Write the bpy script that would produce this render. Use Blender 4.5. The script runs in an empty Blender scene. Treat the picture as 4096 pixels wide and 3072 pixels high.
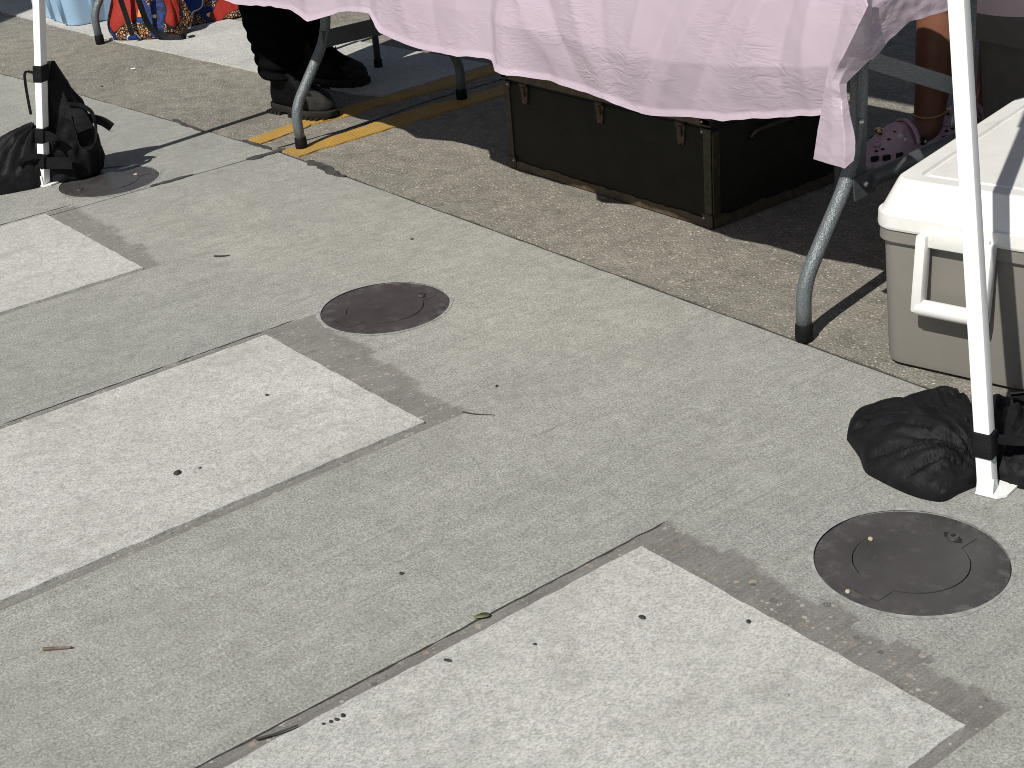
import bpy, bmesh, math, random
from mathutils import Vector, Matrix, noise as mnoise
from math import sin, cos, pi, radians, sqrt, atan2

random.seed(7)
SC = bpy.context.scene
COL = SC.collection

# ------------------------------------------------------------------ camera
CAM_H, PITCH, ROLL, YAW = 1.286, radians(25.96), radians(-5.08), radians(53.7)
cam_data = bpy.data.cameras.new('camera'); cam = bpy.data.objects.new('camera', cam_data); COL.objects.link(cam)
cam_data.sensor_width = 36.0; cam_data.lens = 5871.0 / 4096.0 * 36.0
cam_data.clip_start = 0.05; cam_data.clip_end = 2000.0
_cp, _sp, _c, _s = cos(PITCH), sin(PITCH), cos(ROLL), sin(ROLL)
_right = Vector((_c, _s * _sp, _s * _cp)); _up = Vector((-_s, _c * _sp, _c * _cp)); _back = Vector((0, -_cp, _sp))
_m = Matrix((_right, _up, _back)).transposed().to_4x4()
cam.matrix_world = Matrix.Translation((0, 0, CAM_H)) @ Matrix.Rotation(YAW, 4, 'Z') @ _m
SC.camera = cam

# ------------------------------------------------------------------ sky, sun, exposure
LIGHT = Vector((-0.317, 0.895, -1.0)).normalized()           # the way sunlight travels
sun_dir = -LIGHT
world = bpy.data.worlds.new('World'); SC.world = world; world.use_nodes = True
wt = world.node_tree; bg = wt.nodes['Background']
sky = wt.nodes.new('ShaderNodeTexSky'); sky.sky_type = 'NISHITA'; sky.sun_disc = False
sky.sun_elevation = math.asin(sun_dir.z); sky.sun_rotation = atan2(sun_dir.x, sun_dir.y)
wt.links.new(sky.outputs[0], bg.inputs[0]); bg.inputs[1].default_value = 0.05
sun_data = bpy.data.lights.new('sun', 'SUN'); sun_data.energy = 5.0; sun_data.angle = radians(0.53); sun_data.color = (1.0, 0.965, 0.9)
sun = bpy.data.objects.new('sun', sun_data); COL.objects.link(sun)
sun.rotation_euler = LIGHT.to_track_quat('-Z', 'Y').to_euler(); sun.location = (2, -5, 8)
SC.view_settings.view_transform = 'Standard'; SC.view_settings.look = 'None'
SC.view_settings.exposure = -0.03; SC.view_settings.gamma = 1.0; SC.view_settings.use_curve_mapping = False
SC.cycles.max_bounces = 8; SC.cycles.filter_width = 0.95

# ------------------------------------------------------------------ material helpers
class NT:
    def __init__(s, name):
        s.m = bpy.data.materials.new(name); s.m.use_nodes = True
        s.t = s.m.node_tree; s.b = s.t.nodes['Principled BSDF']
    def node(s, ty, **kw):
        n = s.t.nodes.new(ty)
        for k, v in kw.items():
            setattr(n, k, v)
        return n
    def ln(s, a, b): s.t.links.new(a, b)
    def put(s, sock, v):
        if hasattr(v, 'is_output'): s.ln(v, sock)
        elif v is not None: sock.default_value = v
    def pos(s, scale=(1, 1, 1), obj=False, rot=(0, 0, 0), loc=(0, 0, 0)):
        if obj: src = s.node('ShaderNodeTexCoord').outputs['Object']
        else: src = s.node('ShaderNodeNewGeometry').outputs['Position']
        mp = s.node('ShaderNodeMapping'); s.ln(src, mp.inputs[0])
        mp.inputs['Scale'].default_value = scale; mp.inputs['Rotation'].default_value = rot; mp.inputs['Location'].default_value = loc
        return mp.outputs[0]
    def noise(s, vec, scale, detail=2.0, rough=0.5, dist=0.0):
        n = s.node('ShaderNodeTexNoise'); s.ln(vec, n.inputs['Vector'])
        n.inputs['Scale'].default_value = scale; n.inputs['Detail'].default_value = detail
        n.inputs['Roughness'].default_value = rough; n.inputs['Distortion'].default_value = dist
        return n.outputs['Fac']
    def voro(s, vec, scale, feature='F1', out='Distance', rnd=1.0):
        n = s.node('ShaderNodeTexVoronoi', feature=feature); s.ln(vec, n.inputs['Vector'])
        n.inputs['Scale'].default_value = scale; n.inputs['Randomness'].default_value = rnd
        return n.outputs[out]
    def ramp(s, fac, stops, interp='LINEAR'):
        r = s.node('ShaderNodeValToRGB'); r.color_ramp.interpolation = interp
        els = r.color_ramp.elements
        while len(els) < len(stops): els.new(0.5)
        for e, (p, c) in zip(els, stops):
            e.position = p
            e.color = (c, c, c, 1) if isinstance(c, (int, float)) else (*c, 1)
        s.put(r.inputs[0], fac); return r.outputs[0]
    def mix(s, fac, a, b, mode='MIX'):
        n = s.node('ShaderNodeMix', data_type='RGBA', blend_type=mode)
        s.put(n.inputs[0], fac)
        for sock, v in ((n.inputs[6], a), (n.inputs[7], b)):
            if isinstance(v, (int, float)): v = (v, v, v)
            if isinstance(v, tuple): v = (*v[:3], 1)
            s.put(sock, v)
        return n.outputs[2]
    def math(s, op, a, b=None, clamp=False):
        n = s.node('ShaderNodeMath', operation=op, use_clamp=clamp)
        s.put(n.inputs[0], a); s.put(n.inputs[1], b); return n.outputs[0]
    def sep(s, vec):
        n = s.node('ShaderNodeSeparateXYZ'); s.ln(vec, n.inputs[0]); return n.outputs
    def bump(s, h, strength, dist, normal=None):
        n = s.node('ShaderNodeBump'); s.put(n.inputs['Height'], h)
        n.inputs['Strength'].default_value = strength; n.inputs['Distance'].default_value = dist
        if normal is not None: s.ln(normal, n.inputs['Normal'])
        return n.outputs[0]
    def out(s, col=None, rough=None, normal=None, metal=None, spec=None, **kw):
        i = s.b.inputs
        if isinstance(col, tuple): col = (*col[:3], 1)
        s.put(i['Base Color'], col); s.put(i['Roughness'], rough); s.put(i['Normal'], normal)
        s.put(i['Metallic'], metal); s.put(i['Specular IOR Level'], spec)
        for k, v in kw.items(): s.put(i[k], v)
        return s.m

def simple(name, col, rough=0.5, metal=0.0, var=0.12, scale=30.0, bump=0.0, bscale=200.0, bdist=0.001, spec=None, obj=True):
    n = NT(name); v = n.pos(obj=obj)
    f = n.noise(v, scale, 4, 0.6)
    lo = tuple(c * (1 - var) for c in col); hi = tuple(min(1, c * (1 + var)) for c in col)
    c = n.ramp(f, [(0.3, lo), (0.7, hi)])
    nm = n.bump(n.noise(v, bscale, 3, 0.6), bump, bdist) if bump else None
    r = n.ramp(n.noise(v, scale * 2.3, 3), [(0.3, max(0.02, rough - 0.06)), (0.7, min(1, rough + 0.08))])
    return n.out(c, r, nm, metal, spec)

M = {}
def mat_broom():
    n = NT('broomed_concrete'); v = n.pos(); P = n.sep(n.node('ShaderNodeNewGeometry').outputs['Position'])
    big = n.noise(v, 0.9, 4, 0.55); mid = n.noise(v, 6, 5, 0.65); blot = n.noise(v, 30, 4, 0.7, 0.6)
    c = n.ramp(big, [(0.3, (0.264, 0.265, 0.246)), (0.7, (0.318, 0.315, 0.281))])
    c = n.mix(0.14, c, n.ramp(mid, [(0.3, 0.25), (0.7, 0.78)]), 'OVERLAY')
    c = n.mix(0.17, c, n.ramp(blot, [(0.34, 0.2), (0.66, 0.85)]), 'OVERLAY')
    vb = n.pos(scale=(240, 9, 1)); broom = n.noise(vb, 1.0, 3, 0.7, 0.3)
    vb2 = n.pos(scale=(70, 2.2, 1), loc=(3, 1, 0)); broom2 = n.noise(vb2, 1.0, 2, 0.5)
    c = n.mix(0.22, c, n.ramp(broom, [(0.3, 0.25), (0.7, 0.75)]), 'OVERLAY')
    c = n.mix(0.08, c, n.ramp(broom2, [(0.35, 0.3), (0.65, 0.7)]), 'OVERLAY')
    grain = n.noise(v, 230, 4, 0.9); grain2 = n.noise(v, 120, 2, 0.6)
    c = n.mix(0.66, c, n.ramp(grain, [(0.34, 0.06), (0.66, 0.94)]), 'OVERLAY')
    sm = n.noise(n.pos(scale=(13, 6, 1)), 1.0, 5, 0.75, 1.6)
    c = n.mix(n.math('MULTIPLY', n.ramp(sm, [(0.52, 0.0), (0.66, 1.0)]), 0.28), c, (0.395, 0.392, 0.355))
    sd = n.noise(n.pos(scale=(4, 2.2, 1), loc=(2, 5, 0)), 1.0, 5, 0.7, 0.8)
    c = n.mix(n.math('MULTIPLY', n.ramp(sd, [(0.52, 0.0), (0.72, 1.0)]), 0.30), c, (0.20, 0.198, 0.18))
    c = n.mix(0.16, c, n.ramp(grain2, [(0.3, 0.2), (0.7, 0.8)]), 'OVERLAY')
    scr = n.noise(n.pos(scale=(150, 1.6, 1), loc=(7, 2, 0)), 1.0, 2, 0.5)
    c = n.mix(n.math('MULTIPLY', n.ramp(scr, [(0.655, 0.0), (0.70, 1.0)]), 0.32), c, (0.12, 0.115, 0.105))
    pd = n.voro(v, 42); pr = n.sep(n.voro(v, 42, out='Color'))
    pit = n.math('LESS_THAN', pd, n.math('MULTIPLY', n.math('GREATER_THAN', pr[0], 0.86), n.math('MULTIPLY', pr[1], 0.10)))
    c = n.mix(n.math('MULTIPLY', pit, 0.6), c, (0.12, 0.115, 0.105))
    sp = n.math('MULTIPLY', n.ramp(n.noise(v, 10, 3, 0.6), [(0.66, 0.0), (0.74, 1.0)]), 0.3)
    c = n.mix(sp, c, (0.21, 0.20, 0.18))
    # where older, longer bars were ground off: exposed darker concrete with stones in it
    stair = n.node('ShaderNodeTexWhiteNoise', noise_dimensions='1D'); n.ln(n.math('FLOOR', n.math('MULTIPLY', P[0], 15.0)), stair.inputs['W'])
    wob = n.math('ADD', n.math('MULTIPLY', stair.outputs[0], 0.030), n.math('MULTIPLY', broom, 0.022))
    wob = n.math('ADD', wob, n.math('MULTIPLY', n.noise(v, 30, 4, 0.7), 0.055))
    ghost = None
    for x0, x1, f0, f1, am in ((-3.990, -3.335, 1.395, 1.355, 0.75), (-2.752, -2.098, 1.430, 1.375, 0.85), (-1.530, -0.868, 1.385, 1.365, 1.0)):
        inx = n.math('MULTIPLY', n.math('GREATER_THAN', P[0], x0), n.math('LESS_THAN', P[0], x1))
        far = n.math('ADD', n.math('MULTIPLY', n.math('SUBTRACT', P[0], x0), (f1 - f0) / (x1 - x0)), f0)
        dist = n.math('SUBTRACT', n.math('ADD', far, wob), P[1])
        k = n.math('MULTIPLY', n.math('MULTIPLY', inx, n.math('MULTIPLY', dist, 70.0, True)), am)
        ghost = k if ghost is None else n.math('MAXIMUM', ghost, k)
    gc = n.ramp(n.noise(v, 12, 4, 0.65), [(0.3, (0.150, 0.143, 0.132)), (0.7, (0.212, 0.203, 0.188))])
    d = n.voro(v, 125); r = n.sep(n.voro(v, 125, out='Color'))
    stone = n.ramp(r[0], [(0.0, (0.11, 0.11, 0.11)), (0.35, (0.26, 0.23, 0.19)), (0.7, (0.34, 0.29, 0.225)), (1.0, (0.42, 0.40, 0.36))])
    near = n.math('LESS_THAN', d, n.math('MULTIPLY', n.math('GREATER_THAN', r[2], 0.35), n.math('MULTIPLY', r[1], 0.5)))
    gc = n.mix(n.math('MULTIPLY', near, 0.7), gc, stone)
    d3 = n.voro(v, 62); r3 = n.sep(n.voro(v, 62, out='Color'))
    big3 = n.math('LESS_THAN', d3, n.math('MULTIPLY', n.math('GREATER_THAN', r3[2], 0.62), n.math('MULTIPLY', r3[1], 0.42)))
    gc = n.mix(n.math('MULTIPLY', big3, 0.75), gc, n.ramp(r3[0], [(0.0, (0.07, 0.072, 0.075)), (0.4, (0.16, 0.145, 0.12)), (0.7, (0.30, 0.25, 0.19)), (1.0, (0.40, 0.38, 0.34))]))
    gc = n.mix(0.30, gc, n.ramp(broom, [(0.3, 0.2), (0.7, 0.8)]), 'OVERLAY')
    gc = n.mix(0.5, gc, n.ramp(grain, [(0.3, 0.12), (0.7, 0.88)]), 'OVERLAY')
    c = n.mix(ghost, c, gc)
    h = n.math('ADD', n.math('MULTIPLY', broom, 0.7), n.math('MULTIPLY', grain, 0.9))
    h = n.math('SUBTRACT', h, n.math('MULTIPLY', ghost, 0.8))
    return n.out(c, 0.9, n.bump(h, 0.32, 0.0016), spec=0.25)

def mat_aggregate():
    n = NT('exposed_aggregate_concrete'); v = n.pos()
    big = n.noise(v, 1.7, 5, 0.6); mid = n.noise(v, 16, 5, 0.7)
    c = n.ramp(big, [(0.3, (0.182, 0.171, 0.149)), (0.7, (0.246, 0.230, 0.196))])
    c = n.mix(0.45, c, n.ramp(mid, [(0.32, 0.22), (0.68, 0.78)]), 'OVERLAY')
    va = n.pos(); wn = n.noise(va, 60, 2)
    d = n.voro(va, 150); r = n.sep(n.voro(va, 150, out='Color'))
    stone = n.ramp(r[0], [(0.0, (0.12, 0.115, 0.11)), (0.22, (0.22, 0.20, 0.165)), (0.5, (0.30, 0.27, 0.215)), (0.78, (0.39, 0.345, 0.275)), (1.0, (0.52, 0.48, 0.42))])
    near = n.math('MULTIPLY', n.math('LESS_THAN', d, n.math('MULTIPLY', r[1], 0.5)), n.math('GREATER_THAN', n.noise(v, 5, 3), 0.40))
    c = n.mix(n.math('MULTIPLY', near, 0.95), c, stone)
    d2 = n.voro(va, 48); r2 = n.sep(n.voro(va, 48, out='Color'))
    near2 = n.math('LESS_THAN', d2, n.math('MULTIPLY', n.math('GREATER_THAN', r2[2], 0.7), n.math('MULTIPLY', r2[1], 0.34)))
    c = n.mix(n.math('MULTIPLY', near2, 0.55), c, n.ramp(r2[0], [(0, (0.16, 0.14, 0.115)), (0.5, (0.36, 0.31, 0.235)), (1, (0.52, 0.46, 0.36))]))
    grain = n.noise(v, 210, 4, 0.85)
    c = n.mix(0.72, c, n.ramp(grain, [(0.33, 0.06), (0.67, 0.94)]), 'OVERLAY')
    h = n.math('ADD', n.math('MULTIPLY', grain, 0.8), n.math('SUBTRACT', 1.0, d))
    h = n.math('ADD', h, n.math('MULTIPLY', mid, 1.5))
    return n.out(c, 0.92, n.bump(h, 0.6, 0.003), spec=0.2)

def mat_white_paint():
    n = NT('white_thermoplastic_paint'); v = n.pos()
    c = n.ramp(n.noise(v, 3.5, 5, 0.65), [(0.3, (0.515, 0.512, 0.482)), (0.7, (0.64, 0.634, 0.60))])
    vs = n.pos(scale=(14, 3, 1)); st = n.noise(vs, 1.0, 4, 0.7)
    c = n.mix(n.math('MULTIPLY', n.ramp(st, [(0.53, 0.0), (0.72, 1.0)]), 0.55), c, (0.36, 0.355, 0.325))
    dd = n.noise(n.pos(loc=(1, 4, 0)), 6, 6, 0.75, 0.7)
    c = n.mix(n.math('MULTIPLY', n.ramp(dd, [(0.56, 0.0), (0.72, 1.0)]), 0.55), c, (0.34, 0.335, 0.305))
    g = n.noise(n.pos(scale=(1.25, 0.8, 1)), 250, 4, 0.9)
    c = n.mix(n.math('MULTIPLY', n.ramp(g, [(0.40, 1.0), (0.57, 0.0)]), 0.85), c, (0.25, 0.245, 0.222))
    bl = n.noise(v, 42, 4, 0.7); c = n.mix(0.22, c, n.ramp(bl, [(0.3, 0.2), (0.7, 0.8)]), 'OVERLAY')
    pd = n.voro(v, 36); pr = n.sep(n.voro(v, 36, out='Color'))
    pit = n.math('LESS_THAN', pd, n.math('MULTIPLY', n.math('GREATER_THAN', pr[0], 0.9), n.math('MULTIPLY', pr[1], 0.11)))
    c = n.mix(n.math('MULTIPLY', pit, 0.8), c, (0.09, 0.09, 0.085))
    return n.out(c, 0.75, n.bump(n.math('ADD', g, n.math('MULTIPLY', bl, 0.6)), 0.55, 0.0022), spec=0.3)

def mat_yellow_paint():
    n = NT('yellow_dotted_tape'); v = n.pos()
    c = n.ramp(n.noise(v, 14, 4, 0.6), [(0.3, (0.45, 0.265, 0.05)), (0.7, (0.56, 0.34, 0.08))])
    # rows of raised dots pressed in the tape
    mp = n.pos(scale=(75, 75, 75)); d = n.voro(mp, 1.0, rnd=0.0)
    c = n.mix(n.math('MULTIPLY', n.math('GREATER_THAN', d, 0.46), 0.5), c, (0.20, 0.12, 0.03))
    worn = n.ramp(n.noise(v, 38, 4, 0.7), [(0.54, 0.0), (0.64, 1.0)])
    c = n.mix(n.math('MULTIPLY', worn, 0.75), c, (0.24, 0.21, 0.16))
    return n.out(c, 0.7, n.bump(d, 0.4, 0.001), spec=0.3)

def mat_iron(name, tint, rough):
    n = NT(name); v = n.pos()
    f = n.noise(v, 7, 5, 0.65); c = n.ramp(f, [(0.28, tuple(t * 0.68 for t in tint)), (0.72, tuple(t * 1.4 for t in tint))])
    wear = n.ramp(n.noise(v, 26, 5, 0.7), [(0.56, 0.0), (0.68, 1.0)])
    c = n.mix(n.math('MULTIPLY', wear, 0.28), c, (0.15, 0.14, 0.128))
    o = n.node('ShaderNodeTexCoord').outputs['Object']; ox, oy, oz = n.sep(o)
    rad = n.math('SQRT', n.math('ADD', n.math('MULTIPLY', ox, ox), n.math('MULTIPLY', oy, oy)))
    rim = n.math('MULTIPLY', n.ramp(n.math('MULTIPLY', rad, 6.0), [(0.62, 0.0), (0.87, 1.0)]), n.ramp(n.noise(v, 34, 5, 0.75), [(0.50, 0.0), (0.62, 1.0)]))
    c = n.mix(n.math('MULTIPLY', rim, 0.36), c, (0.19, 0.182, 0.165))
    g = n.noise(v, 420, 2, 0.7)
    r = n.ramp(n.noise(v, 14, 4, 0.6), [(0.3, rough - 0.07), (0.7, rough + 0.1)])
    vs = n.pos(scale=(120, 6, 1)); s = n.noise(vs, 1, 2)
    return n.out(c, r, n.bump(n.math('ADD', g, s), 0.16, 0.0006), spec=0.5)

def mat_hammer():
    n = NT('hammered_grey_powder_coat'); v = n.pos(obj=True)
    d = n.voro(v, 330); f = n.noise(v, 220, 3, 0.6)
    c = n.ramp(d, [(0.1, (0.20, 0.225, 0.235)), (0.6, (0.105, 0.12, 0.127))])
    return n.out(c, 0.34, n.bump(n.math('ADD', d, f), 0.6, 0.0016), 0.15)

def mat_pink_sheet():
    n = NT('pink_plastic_sheet'); v = n.pos()
    c = n.ramp(n.noise(v, 3, 3), [(0.3, (0.505, 0.412, 0.485)), (0.7, (0.545, 0.452, 0.522))])
    vw = n.pos(scale=(16, 16, 42), rot=(0.0, 0.35, 0.0)); w1 = n.math('ABSOLUTE', n.math('SUBTRACT', n.noise(vw, 1.0, 2, 0.5, 1.1), 0.5))
    msk = n.ramp(n.noise(n.pos(scale=(6, 6, 7), loc=(3, 1, 2)), 1.0, 2), [(0.42, 0.06), (0.62, 1.0)]); w1 = n.math('MULTIPLY', w1, msk)
    w2 = n.math('MULTIPLY', n.noise(n.pos(scale=(55, 55, 110)), 1.0, 3, 0.6, 0.5), msk)
    nm = n.bump(n.math('ADD', w1, n.math('MULTIPLY', w2, 0.10)), 0.40, 0.012)
    m = n.out(c, 0.30, nm, spec=0.4)
    tr = n.node('ShaderNodeBsdfTranslucent'); n.ln(c, tr.inputs[0]); n.ln(nm, tr.inputs[1])
    mx = n.node('ShaderNodeMixShader'); mx.inputs[0].default_value = 0.16
    o = n.t.nodes['Material Output']
    n.ln(n.b.outputs[0], mx.inputs[1]); n.ln(tr.outputs[0], mx.inputs[2]); n.ln(mx.outputs[0], o.inputs[0])
    return m

def mat_black_cloth():
    n = NT('black_polyester_cloth'); v = n.pos(obj=True)
    c = n.ramp(n.noise(v, 25, 4, 0.6), [(0.3, (0.006, 0.006, 0.007)), (0.7, (0.013, 0.013, 0.0145))])
    dust = n.ramp(n.noise(v, 19, 6, 0.75), [(0.60, 0.0), (0.78, 1.0)])
    c = n.mix(n.math('MULTIPLY', dust, 0.22), c, (0.04, 0.039, 0.038))
    lint = n.math('LESS_THAN', n.voro(v, 60), n.math('MULTIPLY', n.math('GREATER_THAN', n.sep(n.voro(v, 60, out='Color'))[0], 0.95), 0.09))
    c = n.mix(n.math('MULTIPLY', lint, 0.6), c, (0.45, 0.45, 0.45))
    weave = n.noise(n.pos(scale=(1, 1, 1), obj=True), 900, 2)
    wr = n.noise(v, 16, 4, 0.6, 1.0)
    nm = n.bump(n.math('ADD', n.math('MULTIPLY', weave, 0.08), wr), 0.45, 0.012)
    return n.out(c, 0.55, nm, spec=0.13)

def mat_trunk():
    n = NT('olive_fibre_board'); v = n.pos(obj=True)
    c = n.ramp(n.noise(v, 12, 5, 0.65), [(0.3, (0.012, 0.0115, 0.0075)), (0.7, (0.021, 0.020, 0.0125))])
    sc = n.ramp(n.noise(n.pos(scale=(6, 6, 60), obj=True), 1, 4, 0.7), [(0.62, 0.0), (0.72, 1.0)])
    c = n.mix(n.math('MULTIPLY', sc, 0.2), c, (0.07, 0.064, 0.045))
    return n.out(c, 0.6, n.bump(n.noise(v, 400, 2), 0.15, 0.0006), spec=0.2)

def mat_trim():
    n = NT('worn_tan_edging'); v = n.pos(obj=True)
    c = n.ramp(n.noise(v, 40, 5, 0.7), [(0.3, (0.04, 0.027, 0.014)), (0.55, (0.08, 0.056, 0.028)), (0.75, (0.15, 0.112, 0.06))])
    return n.out(c, 0.6, n.bump(n.noise(v, 150, 4), 0.4, 0.001))

def mat_print():
    n = NT('wax_print_fabric'); v = n.pos(obj=True)
    wv = n.node('ShaderNodeVectorMath', operation='ADD')
    sc = n.node('ShaderNodeVectorMath', operation='SCALE'); nz = n.node('ShaderNodeTexNoise'); n.ln(v, nz.inputs['Vector']); nz.inputs['Scale'].default_value = 9
    n.ln(nz.outputs['Color'], sc.inputs[0]); sc.inputs['Scale'].default_value = 0.05
    n.ln(v, wv.inputs[0]); n.ln(sc.outputs[0], wv.inputs[1]); w = wv.outputs[0]
    de = n.voro(w, 92, 'DISTANCE_TO_EDGE'); r = n.sep(n.voro(w, 92, out='Color'))
    cell = n.ramp(r[0], [(0.0, (0.30, 0.13, 0.05)), (0.35, (0.48, 0.22, 0.07)), (0.6, (0.55, 0.37, 0.18)), (0.85, (0.62, 0.50, 0.36)), (1.0, (0.20, 0.09, 0.05))])
    cells = n.mix(n.math('LESS_THAN', de, 0.14), cell, (0.015, 0.01, 0.012))
    # large medallions: rings of blue around a cream heart
    md = n.voro(w, 7.5)
    rings = n.math('GREATER_THAN', n.math('SINE', n.math('MULTIPLY', md, 70.0)), 0.25)
    ringc = n.mix(rings, (0.014, 0.04, 0.17), (0.02, 0.02, 0.05))
    c = n.mix(n.math('LESS_THAN', md, 0.36), cells, ringc)
    heart = n.mix(n.math('GREATER_THAN', n.noise(w, 60, 2), 0.52), (0.75, 0.62, 0.42), (0.66, 0.24, 0.06))
    c = n.mix(n.math('LESS_THAN', md, 0.17), c, heart)
    # red and blue grounds with a white line between
    b = n.noise(w, 6.5, 1, 0.3)
    c = n.mix(n.math('GREATER_THAN', b, 0.615), c, (0.70, 0.70, 0.72))
    c = n.mix(n.math('GREATER_THAN', b, 0.632), c, (0.015, 0.045, 0.19))
    c = n.mix(n.math('LESS_THAN', b, 0.445), c, (0.015, 0.01, 0.012))
    c = n.mix(n.math('LESS_THAN', b, 0.43), c, (0.28, 0.022, 0.014))
    return n.out(c, 0.7, n.bump(n.noise(v, 30, 4), 0.5, 0.01), spec=0.25)

def mat_skin():
    n = NT('brown_skin'); v = n.pos(obj=True)
    c = n.ramp(n.noise(v, 14, 4), [(0.3, (0.155, 0.064, 0.038)), (0.7, (0.20, 0.088, 0.053))])
    return n.out(c, 0.45, n.bump(n.noise(v, 500, 3), 0.08, 0.0004), spec=0.4)

def mat_cooler_lid():
    n = NT('scuffed_white_plastic'); v = n.pos(obj=True)
    c = n.ramp(n.noise(v, 7, 5, 0.7), [(0.3, (0.67, 0.66, 0.63)), (0.65, (0.755, 0.75, 0.73))])
    st = n.ramp(n.noise(n.pos(scale=(22, 9, 22), obj=True), 1, 5, 0.7), [(0.60, 0.0), (0.74, 1.0)])
    c = n.mix(n.math('MULTIPLY', st, 0.45), c, (0.45, 0.42, 0.36))
    return n.out(c, 0.42, n.bump(n.noise(v, 320, 2), 0.08, 0.0005))

def build_mats():
    M['broom'] = mat_broom(); M['agg'] = mat_aggregate(); M['white_paint'] = mat_white_paint(); M['yellow'] = mat_yellow_paint()
    M['iron'] = mat_iron('dark_cast_iron', (0.050, 0.047, 0.047), 0.34); M['iron_brown'] = mat_iron('brown_dark_cast_iron', (0.048, 0.040, 0.041), 0.44)
    M['hammer'] = mat_hammer(); M['pink'] = mat_pink_sheet(); M['cloth'] = mat_black_cloth(); M['trunk'] = mat_trunk(); M['trim'] = mat_trim()
    M['print'] = mat_print(); M['skin'] = mat_skin(); M['lid'] = mat_cooler_lid()
    M['pole'] = simple('white_powder_coat', (0.80, 0.81, 0.80), 0.38, var=0.03, scale=12, bump=0.05, bscale=300)
    M['rubber'] = simple('black_rubber', (0.007, 0.007, 0.007), 0.6, var=0.2, spec=0.15)
    M['dark_steel'] = simple('dark_grey_steel', (0.075, 0.082, 0.088), 0.45, 0.2, var=0.15, bump=0.2, bscale=260)
    M['rivet'] = simple('bright_rivet', (0.6, 0.6, 0.57), 0.3, 0.8)
    M['joint'] = simple('joint_dirt', (0.048, 0.045, 0.04), 0.95, var=0.5, scale=40, bump=0.5, bscale=300, obj=False)
    M['tar'] = simple('tar_sealant', (0.055, 0.053, 0.05), 0.75, var=0.4, scale=30, bump=0.5, bscale=200, obj=False)
    M['mortar'] = simple('pale_mortar', (0.285, 0.283, 0.268), 0.9, var=0.35, scale=60, bump=0.4, bscale=300, obj=False)
    M['base'] = simple('far_ground_concrete', (0.22, 0.21, 0.19), 0.95, var=0.2, scale=3, obj=False)
    M['cooler_body'] = simple('taupe_grey_plastic', (0.195, 0.183, 0.162), 0.5, var=0.06, scale=9, bump=0.05, bscale=400)
    M['gap'] = simple('gap_black', (0.01, 0.01, 0.01), 0.9)
    M['rust'] = simple('rusty_steel_latch', (0.085, 0.052, 0.036), 0.6, 0.4, var=0.45, scale=90, bump=0.3)
    M['cap'] = simple('dull_brass_corner', (0.060, 0.050, 0.034), 0.5, 0.5, var=0.4, scale=60)
    M['clog'] = simple('lilac_pink_foam', (0.60, 0.40, 0.49), 0.55, var=0.06)
    M['gold'] = simple('gold_metal', (0.75, 0.55, 0.25), 0.28, 1.0)
    M['pearl'] = simple('pearl_bead', (0.72, 0.66, 0.62), 0.15)
    M['tote'] = simple('grey_plastic_tote', (0.165, 0.165, 0.158), 0.5, var=0.08)
    M['navy'] = simple('navy_blue_cloth', (0.008, 0.02, 0.13), 0.8, var=0.25, bump=0.4, bscale=60, bdist=0.004)
    n = NT('pale_blue_plastic'); n.out((0.34, 0.50, 0.68), 0.32, **{'Subsurface Weight': 0.15, 'Subsurface Radius': (0.02, 0.03, 0.05)}); M['blue'] = n.m
    M['pants'] = simple('black_cotton_trousers', (0.004, 0.004, 0.0045), 0.9, var=0.25, bump=0.5, bscale=24, bdist=0.01, spec=0.02)
    M['leather'] = simple('black_leather', (0.0035, 0.0037, 0.0042), 0.6, var=0.3, bump=0.4, bscale=60, bdist=0.003, spec=0.05)
    M['toecap'] = simple('sunlit_leather_toe', (0.020, 0.020, 0.018), 0.7, var=0.5, scale=40, bump=0.3, bscale=160, spec=0.15)  # greyer copy of the boot leather: sunlight on the toe put into its colour
    M['sole'] = simple('grey_lug_sole', (0.022, 0.021, 0.019), 0.75, var=0.3, spec=0.1)
    M['shirt'] = simple('grey_jersey', (0.1, 0.1, 0.11), 0.9); M['denim'] = simple('blue_denim', (0.05, 0.08, 0.16), 0.9, bump=0.3)
    M['hair'] = simple('dark_hair', (0.02, 0.014, 0.01), 0.6, bump=0.5)
    M['tabletop'] = simple('speckled_white_table_plastic', (0.62, 0.61, 0.58), 0.5, var=0.05, bump=0.2)
    M['canopy'] = simple('white_canopy_fabric', (0.70, 0.70, 0.69), 0.8, var=0.04); M['shade_parasol'] = simple('tan_parasol_fabric', (0.45, 0.36, 0.24), 0.85)
    M['stone'] = simple('black_stone_chip', (0.03, 0.03, 0.03), 0.7); M['tan_stone'] = simple('tan_stone', (0.45, 0.38, 0.29), 0.8, var=0.25)
    M['twig'] = simple('brown_twig', (0.13, 0.095, 0.07), 0.8, var=0.35, scale=90); M['leaf'] = simple('green_leaf', (0.12, 0.13, 0.05), 0.6, var=0.3)
    M['dark_twig'] = simple('dark_twig', (0.05, 0.045, 0.04), 0.8)
    M['paper'] = simple('white_paper_scrap', (0.7, 0.7, 0.68), 0.8)
build_mats()

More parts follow.
